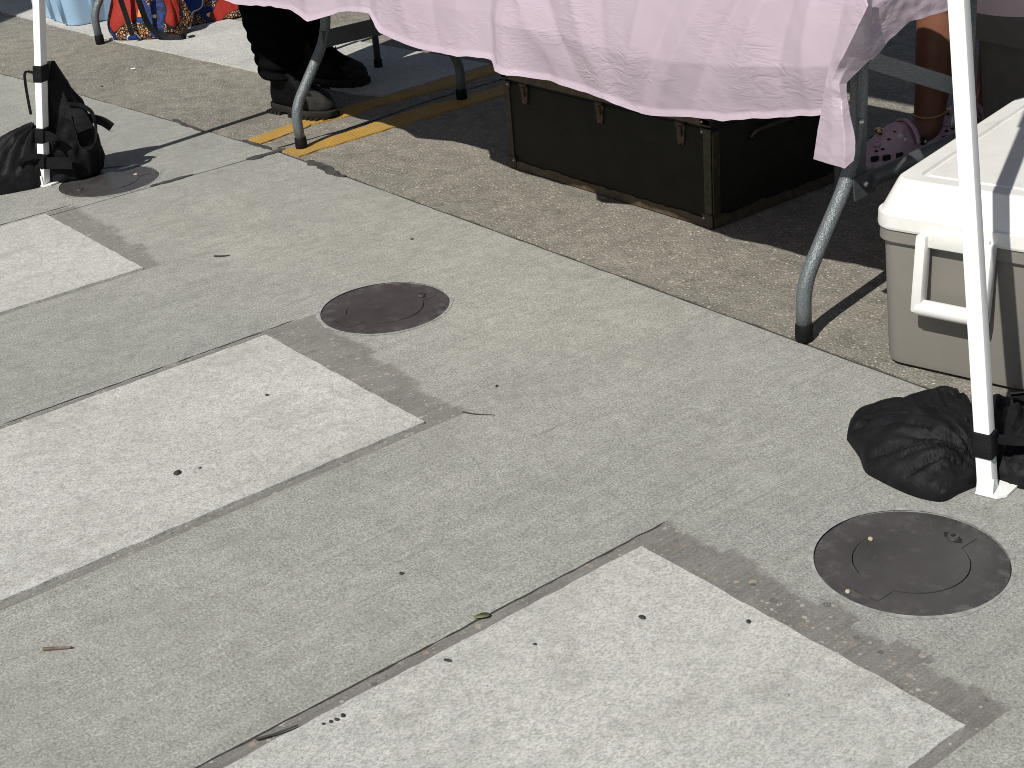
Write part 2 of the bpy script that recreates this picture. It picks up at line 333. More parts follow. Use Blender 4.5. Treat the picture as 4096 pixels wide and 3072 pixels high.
# ------------------------------------------------------------------ object helpers
def root_of(o):
    loc = Vector((0, 0, 0)); 
    while o is not None: loc += o.location; o = o.parent
    return loc
def tag(o, label=None, cat=None, group=None, kind=None):
    if label: o['label'] = label
    if cat: o['category'] = cat
    if group: o['group'] = group
    if kind: o['kind'] = kind
    return o
def thing(name, loc, label, cat, group=None, rz=0.0):
    o = bpy.data.objects.new(name, None); COL.objects.link(o); o.empty_display_size = 0.05
    o.location = loc; o.rotation_euler = (0, 0, rz); return tag(o, label, cat, group)
def fin(name, bm, mat, parent=None, smooth=False, local=False, angle=None):
    """Link a bmesh as one mesh object; world coordinates unless local, stored relative to the parent's base."""
    if parent is not None and not local:
        bmesh.ops.translate(bm, verts=bm.verts, vec=-root_of(parent))
    bmesh.ops.recalc_face_normals(bm, faces=bm.faces)
    me = bpy.data.meshes.new(name); bm.to_mesh(me); bm.free()
    o = bpy.data.objects.new(name, me); COL.objects.link(o)
    if isinstance(mat, (list, tuple)):
        for m in mat: me.materials.append(m)
    else: me.materials.append(mat)
    if parent is not None: o.parent = parent
    if smooth:
        me.polygons.foreach_set('use_smooth', [True] * len(me.polygons))
        if angle:
            try: me.set_sharp_from_angle(angle=angle)
            except Exception: pass
    return o
def new(): return bmesh.new()
def box(bm, c, s, rot=None, bevel=0.0, segs=2):
    r = bmesh.ops.create_cube(bm, size=1.0); vs = r['verts']
    for v in vs: v.co = Vector((v.co.x * s[0], v.co.y * s[1], v.co.z * s[2]))
    if bevel > 0:
        es = list({e for v in vs for e in v.link_edges})
        r2 = bmesh.ops.bevel(bm, geom=es, offset=bevel, segments=segs, affect='EDGES', profile=0.5)
        vs = list({v for f in r2['faces'] for v in f.verts} | {v for v in vs if v.is_valid})
    mt = Matrix.Translation(c)
    if rot is not None: mt = mt @ rot
    bmesh.ops.transform(bm, matrix=mt, verts=vs)
    return vs
def loft(bm, rings, close0=True, close1=True):
    R = [[bm.verts.new(p) for p in r] for r in rings]; n = len(R[0])
    for a, b in zip(R, R[1:]):
        for i in range(n): bm.faces.new((a[i], a[(i + 1) % n], b[(i + 1) % n], b[i]))
    if close0: bm.faces.new(list(reversed(R[0])))
    if close1: bm.faces.new(R[-1])
    return R
def tube(bm, pts, rad, n=16, flat=None):
    """Sweep a round (or flat=(w,h) rectangular) section along a polyline."""
    P = [Vector(p) for p in pts]; k = len(P)
    rads = rad if isinstance(rad, (list, tuple)) else [rad] * k
    T = [((P[min(i + 1, k - 1)] - P[max(i - 1, 0)]).normalized()) for i in range(k)]
    u = T[0].orthogonal().normalized() if abs(T[0].z) > 0.95 else T[0].cross(Vector((0, 0, 1))).normalized()
    rings = []
    for i in range(k):
        u = (u - T[i] * u.dot(T[i])).normalized(); w = T[i].cross(u)
        if flat:
            hw, hh = flat[0] / 2, flat[1] / 2
            rings.append([P[i] + u * a + w * b for a, b in ((-hw, -hh), (hw, -hh), (hw, hh), (-hw, hh))])
        else:
            rings.append([P[i] + (u * cos(2 * pi * j / n) + w * sin(2 * pi * j / n)) * rads[i] for j in range(n)])
    loft(bm, rings)
def smooth_path(pts, sub=6):
    P = [Vector(p) for p in pts]; out = []
    for i in range(len(P) - 1):
        p0, p1, p2, p3 = P[max(i - 1, 0)], P[i], P[i + 1], P[min(i + 2, len(P) - 1)]
        for j in range(sub):
            t = j / sub
            out.append(0.5 * ((2 * p1) + (p2 - p0) * t + (2 * p0 - 5 * p1 + 4 * p2 - p3) * t * t + (3 * p1 - p0 - 3 * p2 + p3) * t ** 3))
    out.append(P[-1]); return out
def round_corner(pts, r=0.04, n=5):
    P = [Vector(p) for p in pts]; out = [P[0]]
    for i in range(1, len(P) - 1):
        a, b = (P[i - 1] - P[i]), (P[i + 1] - P[i]); d = min(r, a.length * 0.45, b.length * 0.45)
        A, B = P[i] + a.normalized() * d, P[i] + b.normalized() * d
        for j in range(n + 1):
            t = j / n; out.append(A * (1 - t) ** 2 + P[i] * 2 * t * (1 - t) + B * t * t)
    out.append(P[-1]); return out
def rrect(cx, cy, w, l, r, z, seg=5):
    pts = []
    for (sx, sy, a0) in ((1, 1, 0), (-1, 1, 90), (-1, -1, 180), (1, -1, 270)):
        for j in range(seg + 1):
            a = radians(a0 + 90 * j / seg)
            pts.append(Vector((cx + sx * (w / 2 - r) + r * cos(a), cy + sy * (l / 2 - r) + r * sin(a), z)))
    return pts
def prism(bm, poly, z0, z1):
    loft(bm, [[Vector((p[0], p[1], z0)) for p in poly], [Vector((p[0], p[1], z1)) for p in poly]])
def jag(poly, step=0.03, amp=0.002, seed=0):
    """Resample a polygon's edges and shake the points a little."""
    out = []; n = len(poly)
    for i in range(n):
        a, b = Vector((*poly[i][:2], 0)), Vector((*poly[(i + 1) % n][:2], 0)); d = b - a; k = max(1, int(d.length / step)); nr = Vector((-d.y, d.x, 0)).normalized()
        for j in range(k):
            p = a + d * (j / k)
            if j: p += nr * amp * mnoise.noise(Vector((p.x * 23 + seed, p.y * 23, seed))) * 2
            out.append((p.x, p.y))
    return out
def strip(center, half, n=60, amp=0.3, seed=0):
    """A crack-like outline of varying width along a polyline."""
    P = smooth_path([(x, y, 0) for x, y in center], max(2, n // max(1, len(center) - 1)))
    L, R = [], []
    for i, p in enumerate(P):
        t = (P[min(i + 1, len(P) - 1)] - P[max(i - 1, 0)]).normalized(); nr = Vector((-t.y, t.x, 0))
        end = min(1.0, i / 4 + 0.05, (len(P) - 1 - i) / 4 + 0.05)
        w1 = half * end * (1 + amp * 2 * mnoise.noise(Vector((p.x * 30, p.y * 30, seed)))); w2 = half * end * (1 + amp * 2 * mnoise.noise(Vector((p.x * 30, p.y * 30, seed + 9))))
        L.append((p + nr * max(w1, half * 0.1))[:2]); R.append((p - nr * max(w2, half * 0.1))[:2])
    return L + R[::-1]
def flat(bm, poly, z):
    es = []; vs = [bm.verts.new((p[0], p[1], z)) for p in poly]
    for i in range(len(vs)): es.append(bm.edges.new((vs[i], vs[(i + 1) % len(vs)])))
    bmesh.ops.triangle_fill(bm, use_beauty=True, edges=es)
def slab(poly, holes=(), z=0.0, depth=0.03):
    bm = new(); es = []
    for loop in [poly] + list(holes):
        vs = [bm.verts.new((p[0], p[1], z)) for p in loop]
        es += [bm.edges.new((vs[i], vs[(i + 1) % len(vs)])) for i in range(len(vs))]
    bmesh.ops.triangle_fill(bm, use_beauty=True, edges=es, normal=(0, 0, 1))
    bd = [e for e in bm.edges if len(e.link_faces) == 1]
    r = bmesh.ops.extrude_edge_only(bm, edges=bd)
    for v in r['geom']:
        if isinstance(v, bmesh.types.BMVert): v.co.z -= depth
    return bm
def circle(cx, cy, r, n=72): return [(cx + r * cos(2 * pi * i / n), cy + r * sin(2 * pi * i / n)) for i in range(n)]
def skin(name, verts, edges, mat, parent, sub=2, root=0):
    off = root_of(parent)
    me = bpy.data.meshes.new(name); me.from_pydata([Vector(v[:3]) - off for v in verts], edges, [])
    o = bpy.data.objects.new(name, me); COL.objects.link(o); o.parent = parent; me.materials.append(mat)
    md = o.modifiers.new('skin', 'SKIN'); md.use_smooth_shade = True
    for i, v in enumerate(verts):
        sv = me.skin_vertices[0].data[i]; sv.radius = (v[3], v[4] if len(v) > 4 else v[3]); sv.use_root = (i == root)
    sb = o.modifiers.new('sub', 'SUBSURF'); sb.levels = sub; sb.render_levels = sub
    return o

# ================================================================== THE SETTING
JY = 2.085                                                            # joint between pavement and road
LIDS = [(-1.179, 1.598), (-2.658, 1.614), (-4.123, 1.602)]
bm = new(); flat(bm, [(-90, -90), (90, -90), (90, 90), (-90, 90)], -0.034)
tag(fin('ground', bm, M['base']), 'bare concrete ground around the stalls', kind='structure')
right_poly = jag([(-3.956, JY), (-3.956, -7), (7, -7), (7, JY)][::-1], 0.05, 0.0018, 3)
pavement = fin('pavement', slab(right_poly, [circle(*LIDS[0], 0.1495), circle(*LIDS[1], 0.1495)]), M['broom'])
tag(pavement, 'broomed grey concrete pavement with painted bars in front of the stalls', kind='structure')
left_poly = jag([(-3.963, JY), (-4.55, 2.040), (-5.23, 1.984), (-5.85, 1.922), (-8, 1.70), (-14, 1.1), (-14, -7), (-3.963, -7)], 0.05, 0.0022, 5)
pavement_l = fin('pavement', slab(left_poly, [circle(*LIDS[2], 0.1495)]), M['broom'])
tag(pavement_l, 'grey concrete pavement slab under the left tent leg', kind='structure')
road_poly = jag([(-14, 1.108), (-8, 1.708), (-5.85, 1.934), (-5.23, 1.996), (-4.55, 2.052), (-3.963, JY + 0.012), (7, JY + 0.012), (7, 22), (-14, 22)], 0.06, 0.003, 8)
road = fin('road', slab(road_poly), M['agg']); tag(road, 'rough tan-grey exposed aggregate road beyond the joint', kind='structure')
# joint filling just below the surface
bm = new(); flat(bm, strip([(-8, 1.704), (-5.85, 1.926), (-4.55, 2.044), (-3.96, JY + 0.004), (-2, JY + 0.004), (1, JY + 0.004), (6.5, JY + 0.004)], 0.02, 120), -0.0035)
fin('joint_filler', bm, M['joint'], road)
bm = new(); flat(bm, strip([(-3.9595, JY), (-3.9595, 1.0), (-3.9595, -6.5)], 0.02, 40), -0.003)
fin('joint_filler', bm, M['joint'], pavement_l)
# sealant smears on the joints
for c, h, sd, par in (([(-3.79, 2.098), (-3.70, 2.094), (-3.62, 2.086), (-3.56, 2.080)], 0.013, 1, road), ([(-4.60, 2.052), (-4.48, 2.048), (-4.36, 2.046)], 0.008, 2, road),
                      ([(-3.958, 1.98), (-3.957, 2.05), (-3.965, 2.12)], 0.012, 4, road), ([(-3.964, 1.66), (-3.962, 1.72), (-3.96, 1.80)], 0.008, 6, pavement_l), ([(-4.16, 2.078), (-4.08, 2.084), (-4.0, 2.090)], 0.008, 7, road)):
    bm = new(); prism(bm, strip(c, h, 36, 0.6, sd), -0.004, 0.0028); fin('tar_smear', bm, M['tar'], par)
# cracks in the road
for c, h, sd in (([(-3.99, 2.10), (-3.985, 2.30), (-3.99, 2.47), (-4.03, 2.70), (-4.04, 2.95), (-4.06, 3.3)], 0.0042, 3), ([(-4.3, 3.20), (-4.6, 3.30), (-4.9, 3.33), (-5.2, 3.30)], 0.003, 8)):
    bm = new(); flat(bm, strip(c, h, 90, 0.9, sd), 0.0012); fin('crack', bm, M['gap'], road)

# crosswalk bars, and the ground-off patches they sit on
BARS = [(-3.972, -3.340, 1.338, 0.10, 'stripe'), (-2.728, -2.117, 1.340, 0.13, 'stripe'), (-1.504, -0.884, 1.330, 0.10, 'stripe')]
for i, (x0, x1, ye, ext, _) in enumerate(BARS):
    par = pavement
    bm = new(); prism(bm, jag([(x0, -2.85), (x1, -2.85), (x1, ye), (x0 + 0.004, ye)], 0.012, 0.0016, 30 + i), 0.0, 0.0062)
    fin('crosswalk_stripe', bm, M['white_paint'], par)
    # shallow saw line along the left side of the bar
    bm = new(); flat(bm, strip([(x0 - 0.027, -2.8), (x0 - 0.027, 0.2), (x0 - 0.027, ye + 0.10)], 0.0015, 160, 1.0, 40 + i), 0.0012); fin('saw_line', bm, M['joint'], par)
bm = new(); prism(bm, jag([(-9.0, 2.34), (-7.06, 2.418), (-5.95, 2.470), (-4.75, 2.585), (-4.33, 2.612), (-4.215, 2.655), (-4.245, 3.145), (-4.54, 3.117), (-5.87, 2.974), (-7.2, 2.88), (-9.0, 2.80)], 0.02, 0.003, 44), -0.001, 0.0065)
fin('crosswalk_stripe', bm, M['white_paint'], road)
bm = new(); prism(bm, jag([(-4.144, 2.092), (-4.066, 2.092), (-4.10, 2.27), (-4.12, 2.31), (-4.10, 2.45), (-4.135, 2.62), (-4.12, 2.80), (-4.136, 3.10), (-4.12, 3.7), (-4.22, 3.7), (-4.225, 3.17), (-4.205, 2.65), (-4.20, 2.45), (-4.19, 2.3)], 0.015, 0.004, 51), -0.001, 0.0048)
fin('yellow_line', bm, M['yellow'], road)
bm = new(); prism(bm, jag([(-3.942, 2.098), (-3.842, 2.098), (-3.852, 2.16), (-3.859, 2.385), (-3.864, 2.50), (-3.872, 2.90), (-3.87, 3.7), (-3.98, 3.7), (-3.967, 2.97), (-3.975, 2.6), (-3.958, 2.45), (-3.925, 2.17)], 0.015, 0.003, 52), -0.001, 0.0048)
fin('yellow_line', bm, M['yellow'], road)

# ================================================================== UTILITY COVERS
def cover(cx, cy, face, mat, label):
    t = thing('utility_cover', (cx, cy, 0), label, 'cover', 'round utility covers set in the pavement')
    bm = new(); flat(bm, circle(cx, cy, 0.1495), -0.014); fin('well', bm, M['gap'], t)
    r_in, hw, tl = 0.088, 0.033, 0.121                                # inner plate with a square ear at both ends
    a0 = math.asin(hw / r_in); pts = []
    for s in (1, -1):
        for j in range(25):
            a = -pi / 2 + a0 + (pi - 2 * a0) * j / 24
            pts.append((r_in * cos(a) * s, r_in * sin(a) * s))
        pts += [(hw * s, tl * s), (-hw * s, tl * s)]
    def plate(grow): 
        out = []
        for x, y in pts:
            l = sqrt(x * x + y * y); out.append((cx + x * (1 + grow / l), cy + y * (1 + grow / l)))
        return out
    bm = slab(circle(cx, cy, 0.1462, 96), [plate(0.0011)], -0.0008, 0.012); fin('frame_ring', bm, mat, t)
    bm = slab(plate(-0.0004), [], 0.0001, 0.012); fin('lid_plate', bm, mat, t)
    bx, by = cx + 0.006, cy + face * 0.097
    bm = new(); prism(bm, strip([(bx - 0.019, by + 0.004), (bx, by), (bx + 0.019, by - 0.004)], 0.0075, 16, 0.15), 0.0002, 0.0007); k = fin('bolt_recess', bm, M['gap'], t)
    bm = new(); bmesh.ops.create_cone(bm, cap_ends=True, segments=24, radius1=0.0105, radius2=0.009, depth=0.004, matrix=Matrix.Translation((bx, by, 0.0028)))
    b = fin('bolt', bm, mat, t); bm = new(); prism(bm, circle(bx, by, 0.0045, 6), 0.0044, 0.0052); fin('hex_socket', bm, M['gap'], b)
    bm = new(); ring = [(cx + (0.149 + 0.006 + 0.008 * mnoise.noise(Vector((cos(a) * 3, sin(a) * 3, cx)))) * cos(a), cy + (0.149 + 0.006 + 0.008 * mnoise.noise(Vector((cos(a) * 3, sin(a) * 3, cx)))) * sin(a)) for a in [2 * pi * i / 72 for i in range(72)]]
    es = []
    for lp in (ring, circle(cx, cy, 0.1478)):
        vs = [bm.verts.new((p[0], p[1], 0.0010)) for p in lp]; es += [bm.edges.new((vs[i], vs[(i + 1) % 72])) for i in range(72)]
    bmesh.ops.triangle_fill(bm, use_beauty=True, edges=es); fin('mortar_ring', bm, M['mortar'], t)
cover(*LIDS[0], 1, M['iron'], 'round dark iron cover nearest the camera, by the right tent leg')
cover(*LIDS[1], 1, M['iron_brown'], 'round brownish iron cover in the middle of the pavement')
cover(*LIDS[2], -1, M['iron'], 'round iron cover partly shaded by the left tent leg bag')

# ================================================================== POP-UP TENT
FEET = [(-4.258, 1.452, 0.15, 0.14, 24), (-1.219, 1.850, -0.20, 0.085, 15), (-4.15, 4.62, 0.15, -0.12, 5), (-1.25, 4.90, -0.18, -0.12, 12)]
tent = thing('pop_up_tent', (-2.7, 3.1, 0), 'white pop-up tent over the pink table, standing on slanted white legs', 'tent')
def along(f, z): return Vector((f[0] + f[2] * z, f[1] + f[3] * z, z))
for fx in FEET:
    lean = Vector((fx[2], fx[3], 1)).normalized(); rz = Matrix.Rotation(radians(fx[4]), 3, 'Z')
    bm = new(); rings = []
    for z, w in ((0.006, 0.0265), (1.05, 0.0265), (1.052, 0.034), (2.05, 0.034)):
        c = along(fx, z); rings.append([c + rz @ Vector((p.x, p.y, 0)) for p in rrect(0, 0, w, w, 0.0022, 0, 3)])
    loft(bm, rings); leg = fin('leg', bm, M['pole'], tent, True, angle=radians(20))
    bm = new(); c = Vector((fx[0], fx[1], 0.0035)) + rz @ Vector((0.014, 0.012, 0))
    poly = [(-0.028, -0.032), (0.008, -0.032), (0.020, -0.018), (0.024, 0.022), (0.016, 0.036), (-0.022, 0.036), (-0.028, 0.02)]
    prism(bm, [(c + rz @ Vector((x, y, 0)))[:2] for x, y in poly], 0.0015, 0.0055)
    box(bm, Vector((fx[0], fx[1], 0.0190)) + rz @ Vector((-0.0, -0.0150, 0)), (0.028, 0.0026, 0.028), rz.to_4x4())
    fin('foot_plate', bm, M['pole'], leg)
    bm = new(); prism(bm, [(c + rz @ Vector((0.012 + 0.005 * cos(a), 0.024 + 0.005 * sin(a), 0)))[:2] for a in [2 * pi * i / 14 for i in range(14)]], 0.0048, 0.0060); fin('stake_hole', bm, M['gap'], leg)
top = [Vector((-4.02, 1.71, 2.25)), Vector((-1.42, 1.71, 2.25)), Vector((-1.42, 4.30, 2.25)), Vector((-4.02, 4.30, 2.25))]; apex = Vector((-2.8, 2.95, 3.1))
for i in range(4):
    a, b = top[i], top[(i + 1) % 4]
    bm = new(); f = bm.faces.new([bm.verts.new(p) for p in (a, b, apex)]); fin('roof_panel', bm, M['canopy'], tent)
    bm = new(); f = bm.faces.new([bm.verts.new(p) for p in (a, b, b - Vector((0, 0, 0.16)), a - Vector((0, 0, 0.16)))]); fin('valance', bm, M['canopy'], tent)
    bm = new(); tube(bm, [a - Vector((0, 0, 0.05)), b - Vector((0, 0, 0.05))], 0.012, 8); fin('truss_bar', bm, M['pole'], tent)

bm = new(); tube(bm, [(-1.78, 1.75, 2.05), (-1.43, 1.75, 2.05)], 0.075, 16); fin('added_shade_roll', bm, M['canopy'], tent, True, angle=radians(50))  # unseen roll added under the valance to keep sun off the tote

# ================================================================== WEIGHT BAGS (black cloth)
def lump(outline, H, top_shift=(0, 0), fold=0.014, seed=0, NA=180, NR=44, expo=2.3, freq=11, swirl=None):
    """Sagging cloth bag: an outline on the ground bulging up, with creases radiating from a pinch point."""
    P = smooth_path([(x, y, 0) for x, y in outline] + [(*outline[0], 0)], 8)[:-1]
    L = [0.0]
    for i in range(len(P)): L.append(L[-1] + (P[(i + 1) % len(P)] - P[i]).length)
    res = []
    for k in range(NA):
        s = L[-1] * k / NA; i = max(j for j in range(len(P)) if L[j] <= s); t = (s - L[i]) / max(1e-9, L[i + 1] - L[i]); res.append(P[i].lerp(P[(i + 1) % len(P)], t))
    cx = sum(p.x for p in res) / NA; cy = sum(p.y for p in res) / NA
    C = Vector((cx, cy, 0)); rings = []
    sw = Vector((*(swirl or (cx, cy)), 0))
    for q in range(NR):
        r = 1 - q / (NR - 1) * 0.985; ring = []
        for k, p in enumerate(res):
            b = C + (p - C) * r + Vector((top_shift[0], top_shift[1], 0)) * (1 - r)
            bulge = 1.0 + 0.05 * sin(pi * min(1, (1 - r) * 6)) * (1 if r > 0.8 else 0)
            b = C + (b - C) * bulge
            z = H * (1 - r ** expo) ** 0.62
            d = b - sw; an = atan2(d.y, d.x); dd = d.length
            nz = mnoise.noise(Vector((an * freq / 4.2, dd * 3.0, seed))); nz2 = mnoise.noise(Vector((an * freq / 2.3 + 7, dd * 6.0, seed + 3)))
            crease = 0.5 * mnoise.noise(Vector((an * freq / 6, dd * 2.2, seed + 8))) - 1.0 * math.exp(-(nz / 0.09) ** 2) - 0.55 * math.exp(-(nz2 / 0.08) ** 2)
            cr2 = abs(mnoise.noise(Vector((b.x * 17 + seed, b.y * 17, seed)))) * 2 - 0.5
            amt = fold * min(1.0, (1 - r) * 5.0)
            z += amt * (crease * 1.0 + cr2 * 0.12 + 0.3) + amt * 0.12 * mnoise.noise(Vector((b.x * 45, b.y * 45, seed)))
            ring.append(Vector((b.x, b.y, max(0.001, z))))
        rings.append(ring)
    bm = new(); loft(bm, rings, False, True)
    return bm
bagR = thing('weight_bag', (-1.36, 1.90, 0), 'limp black cloth weight bag spread on the pavement around the right tent leg', 'weight bag', 'black weight bags strapped to the tent legs')
out_r = [(-1.500, 1.830), (-1.525, 1.868), (-1.535, 1.905), (-1.515, 1.950), (-1.505, 1.985), (-1.480, 2.025), (-1.465, 2.055), (-1.425, 2.065), (-1.375, 2.035), (-1.310, 1.985), (-1.270, 1.945), (-1.248, 1.908), (-1.240, 1.860), (-1.246, 1.812), (-1.250, 1.772), (-1.283, 1.755), (-1.325, 1.752), (-1.365, 1.755), (-1.402, 1.762), (-1.440, 1.793), (-1.475, 1.815)]
fin('bag_lobe', lump(out_r, 0.082, (0.03, 0.01), 0.020, 3.3, swirl=(-1.235, 1.865), freq=14), M['cloth'], bagR, True)
out_r2 = [(-1.232, 1.885), (-1.285, 1.945), (-1.36, 2.03), (-1.385, 2.085), (-1.34, 2.125), (-1.24, 2.16), (-1.12, 2.15), (-1.05, 2.06), (-1.07, 1.98), (-1.13, 1.925), (-1.18, 1.893)]
fin('bag_lobe', lump(out_r2, 0.088, (0, 0), 0.020, 8.1, NA=120, NR=36, swirl=(-1.235, 1.90), freq=12), M['cloth'], bagR, True)
def wrap(f, z, h, w, par, name='strap', tail=None, th=0.003):
    rz = Matrix.Rotation(radians(f[4]), 3, 'Z'); bm = new()
    rings = []
    for zz, g in ((z - h / 2, 0), (z - h / 2 + 0.002, th), (z, th * 1.25), (z + h / 2 - 0.002, th), (z + h / 2, 0)):
        c = along(f, zz); rings.append([c + rz @ Vector((p.x, p.y, 0)) for p in rrect(0, 0, w + 2 * g, w + 2 * g, 0.004, 0, 3)])
    loft(bm, rings); return fin(name, bm, M['cloth'], par, True, angle=radians(45))
wrap(FEET[1], 0.083, 0.042, 0.0285, bagR)
bm = new(); tube(bm, smooth_path([(-1.225, 1.872, 0.088), (-1.20, 1.90, 0.082), (-1.17, 1.93, 0.085)], 5), 0, flat=(0.028, 0.004)); fin('strap', bm, M['cloth'], bagR)
ribbon_later = [(-1.30, 2.02, 0.088), (-1.25, 2.05, 0.098), (-1.18, 2.06, 0.100), (-1.12, 2.06, 0.09)]

bagL = thing('weight_bag', (-4.27, 1.55, 0), 'black cloth weight bag hanging upright on the left tent leg with loose straps', 'weight bag', 'black weight bags strapped to the tent legs')
ER = Vector((0.55, 0.835, 0)); ED = Vector((-0.835, 0.55, 0)); B0 = Vector((-4.262, 1.462, 0))
def LB(s, dpt, z): return B0 + ER * s + ED * dpt + Vector((0, 0, z))
rings = []; NS = 40
prof = [(0.000, -0.085, 0.150, 0.070), (0.012, -0.092, 0.158, 0.078), (0.05, -0.085, 0.158, 0.082), (0.09, -0.055, 0.150, 0.078), (0.13, -0.030, 0.138, 0.070), (0.17, -0.016, 0.126, 0.060), (0.20, -0.008, 0.118, 0.054), (0.235, 0.000, 0.104, 0.046), (0.27, 0.004, 0.086, 0.036), (0.30, 0.006, 0.072, 0.026), (0.33, 0.010, 0.058, 0.016), (0.352, 0.014, 0.050, 0.008), (0.362, 0.026, 0.046, 0.004)]
for q in range(len(prof) - 1):
    for e in range(4):
        t = e / 4; z, s0, s1, dd = [a * (1 - t) + b * t for a, b in zip(prof[q], prof[q + 1])]
        ring = []
        for k in range(NS * 2):
            a = 2 * pi * k / (NS * 2); cs, sn = cos(a), sin(a)
            s = (s0 + s1) / 2 + (s1 - s0) / 2 * math.copysign(abs(cs) ** 0.8, cs); dp = 0.028 + dd * 0.55 + dd * math.copysign(abs(sn) ** 0.8, sn)
            nz = 0.010 * (abs(mnoise.noise(Vector((a * 2.4, z * 7, 2)))) * 2 - 0.4) + 0.006 * mnoise.noise(Vector((s * 40, dp * 40, z * 30)))
            nz *= min(1, (0.37 - z) * 9)
            p = LB(s + cs * nz, dp + sn * nz, max(0.001, z)); ring.append(p + Vector((0.10 * z, 0.10 * z, 0)))
        rings.append(ring)
bm = new(); loft(bm, rings); fin('bag_body', bm, M['cloth'], bagL, True)
ol = [LB(s, dp, 0)[:2] for s, dp in ((0.01, 0.0), (-0.02, -0.035), (-0.07, -0.055), (-0.13, -0.07), (-0.20, -0.06), (-0.24, 0.0), (-0.22, 0.07), (-0.14, 0.12), (-0.05, 0.13), (0.01, 0.09))]
fin('bag_lobe', lump(ol, 0.17, tuple((ER * 0.10)[:2]), 0.020, 5.5, NA=110, NR=38, expo=1.9, swirl=tuple(LB(0.0, 0.03, 0)[:2]), freq=10), M['cloth'], bagL, True)
wrap(FEET[0], 0.338, 0.048, 0.0285, bagL); wrap(FEET[0], 0.155, 0.045, 0.0285, bagL); wrap(FEET[0], 0.075, 0.038, 0.0285, bagL)
def ribbon(pts, w, par, name='strap', tdir=None, mat='cloth', th=0.0025):
    """A webbing strap along a path, its width lying along tdir."""
    P = smooth_path(pts, 8); bm = new(); td = Vector(tdir or (0, 0, 1)).normalized(); rings = []
    for i, p in enumerate(P):
        t = (P[min(i + 1, len(P) - 1)] - P[max(i - 1, 0)]).normalized(); u = (td - t * td.dot(t)).normalized(); n = t.cross(u)
        rings.append([p + u * a * w / 2 + n * b * th for a, b in ((-1, -.5), (1, -.5), (1, .5), (-1, .5))])
    loft(bm, rings); return fin(name, bm, M[mat], par)
ribbon(ribbon_later, 0.03, bagR, tdir=(0.4, -0.6, 0.5))
PT = lambda z: along(FEET[0], z)
ribbon([PT(0.338) - ER * 0.010 - ED * 0.013, PT(0.347) - ER * 0.028 - ED * 0.012, PT(0.345) - ER * 0.043 - ED * 0.012, PT(0.315) - ER * 0.043 - ED * 0.012, PT(0.26) - ER * 0.036 - ED * 0.012, PT(0.222) - ER * 0.030 - ED * 0.012], 0.008, bagL, tdir=ER)
ribbon([LB(0.115, 0.0, 0.235), LB(0.15, -0.005, 0.228), LB(0.178, -0.01, 0.205), LB(0.182, -0.012, 0.165), LB(0.176, -0.014, 0.13), LB(0.162, -0.015, 0.105), LB(0.140, -0.012, 0.10), LB(0.124, -0.006, 0.115), LB(0.120, 0.0, 0.155), LB(0.118, 0.0, 0.20)], 0.030, bagL, name='handle_loop', tdir=ED)
ribbon([LB(0.10, 0.0, 0.22), LB(0.135, -0.01, 0.20), LB(0.15, -0.012, 0.155)], 0.05, bagL, tdir=(0.3, 0.5, 0.9))
ribbon([LB(0.15, 0.05, 0.175), LB(0.19, 0.05, 0.16), LB(0.215, 0.05, 0.138)], 0.028, bagL, tdir=(0, 0, 1))
ribbon([PT(0.072) - ED * 0.014 - ER * 0.008, PT(0.070) - ED * 0.017 + ER * 0.03, PT(0.064) - ED * 0.02 + ER * 0.088], 0.036, bagL, tdir=(0, 0, 1))
ribbon([PT(0.155) - ED * 0.014 - ER * 0.008, PT(0.152) - ED * 0.019 + ER * 0.022, PT(0.14) - ED * 0.024 + ER * 0.04, PT(0.118) - ED * 0.022 + ER * 0.042], 0.032, bagL, tdir=(0.2, 0.2, 1))
ribbon([PT(0.09) - ED * 0.016 + ER * 0.012, PT(0.098) - ED * 0.022 - ER * 0.02, PT(0.092) - ED * 0.03 - ER * 0.055, PT(0.075) - ED * 0.036 - ER * 0.062], 0.014, bagL, tdir=(0, 0, 1))

# ================================================================== FOLDING TABLE
def table_frame(par, X, yf, yb, fx, bx, side):
    """One end frame: front and back leg, cross bar between them."""
    def leg(y0, inn, x0, x1):
        s = 1 if inn > y0 else -1; d = abs(inn - y0)
        pts = round_corner([(x0, y0, 0.02), (x0, y0 - s * 0.004, 0.125), (x1, y0 + s * d * 0.86, 0.316), (x1, y0 + s * d * 0.98, 0.43), (x1, inn, 0.715)], 0.05, 6)
        bm = new(); tube(bm, pts, 0.0158, 20); l = fin('leg', bm, M['hammer'], par, True)
        bm = new(); tube(bm, [(x0, y0, 0.0), (x0, y0, 0.004), (x0, y0, 0.036), (x0, y0, 0.039)], [0.0165, 0.0185, 0.0185, 0.0165], 20); fin('foot_cap', bm, M['rubber'], l, True, angle=radians(50))
        return l
    inf, inb = yf + 0.158, yb - 0.155
    lf = leg(yf, inf, fx, X); lb = leg(yb, inb, bx, X)
    for yy in (inf - 0.006, inb + 0.006):
        pass
    return lf, lb, inf, inb
TB = thing('folding_table', (-2.9, 2.45, 0), 'long folding table with hammered grey legs under the pink sheet', 'table')
lf, lb, a, b = table_frame(TB, -1.84, 2.100, 2.755, -1.837, -1.84, 1)
bm = new(); tube(bm, [(-1.822, a - 0.03, 0.292), (-1.820, a + 0.03, 0.299)], 0, flat=(0.004, 0.05)); tube(bm, [(-1.824, a + 0.02, 0.299), (-1.824, b, 0.313)], 0.0175, 14); cb = fin('cross_bar', bm, M['dark_steel'], TB, True, angle=radians(40))
bm = new(); bmesh.ops.create_uvsphere(bm, u_segments=10, v_segments=6, radius=0.006, matrix=Matrix.Translation((-1.817, a + 0.0, 0.298))); fin('bolt', bm, M['rivet'], cb, True)
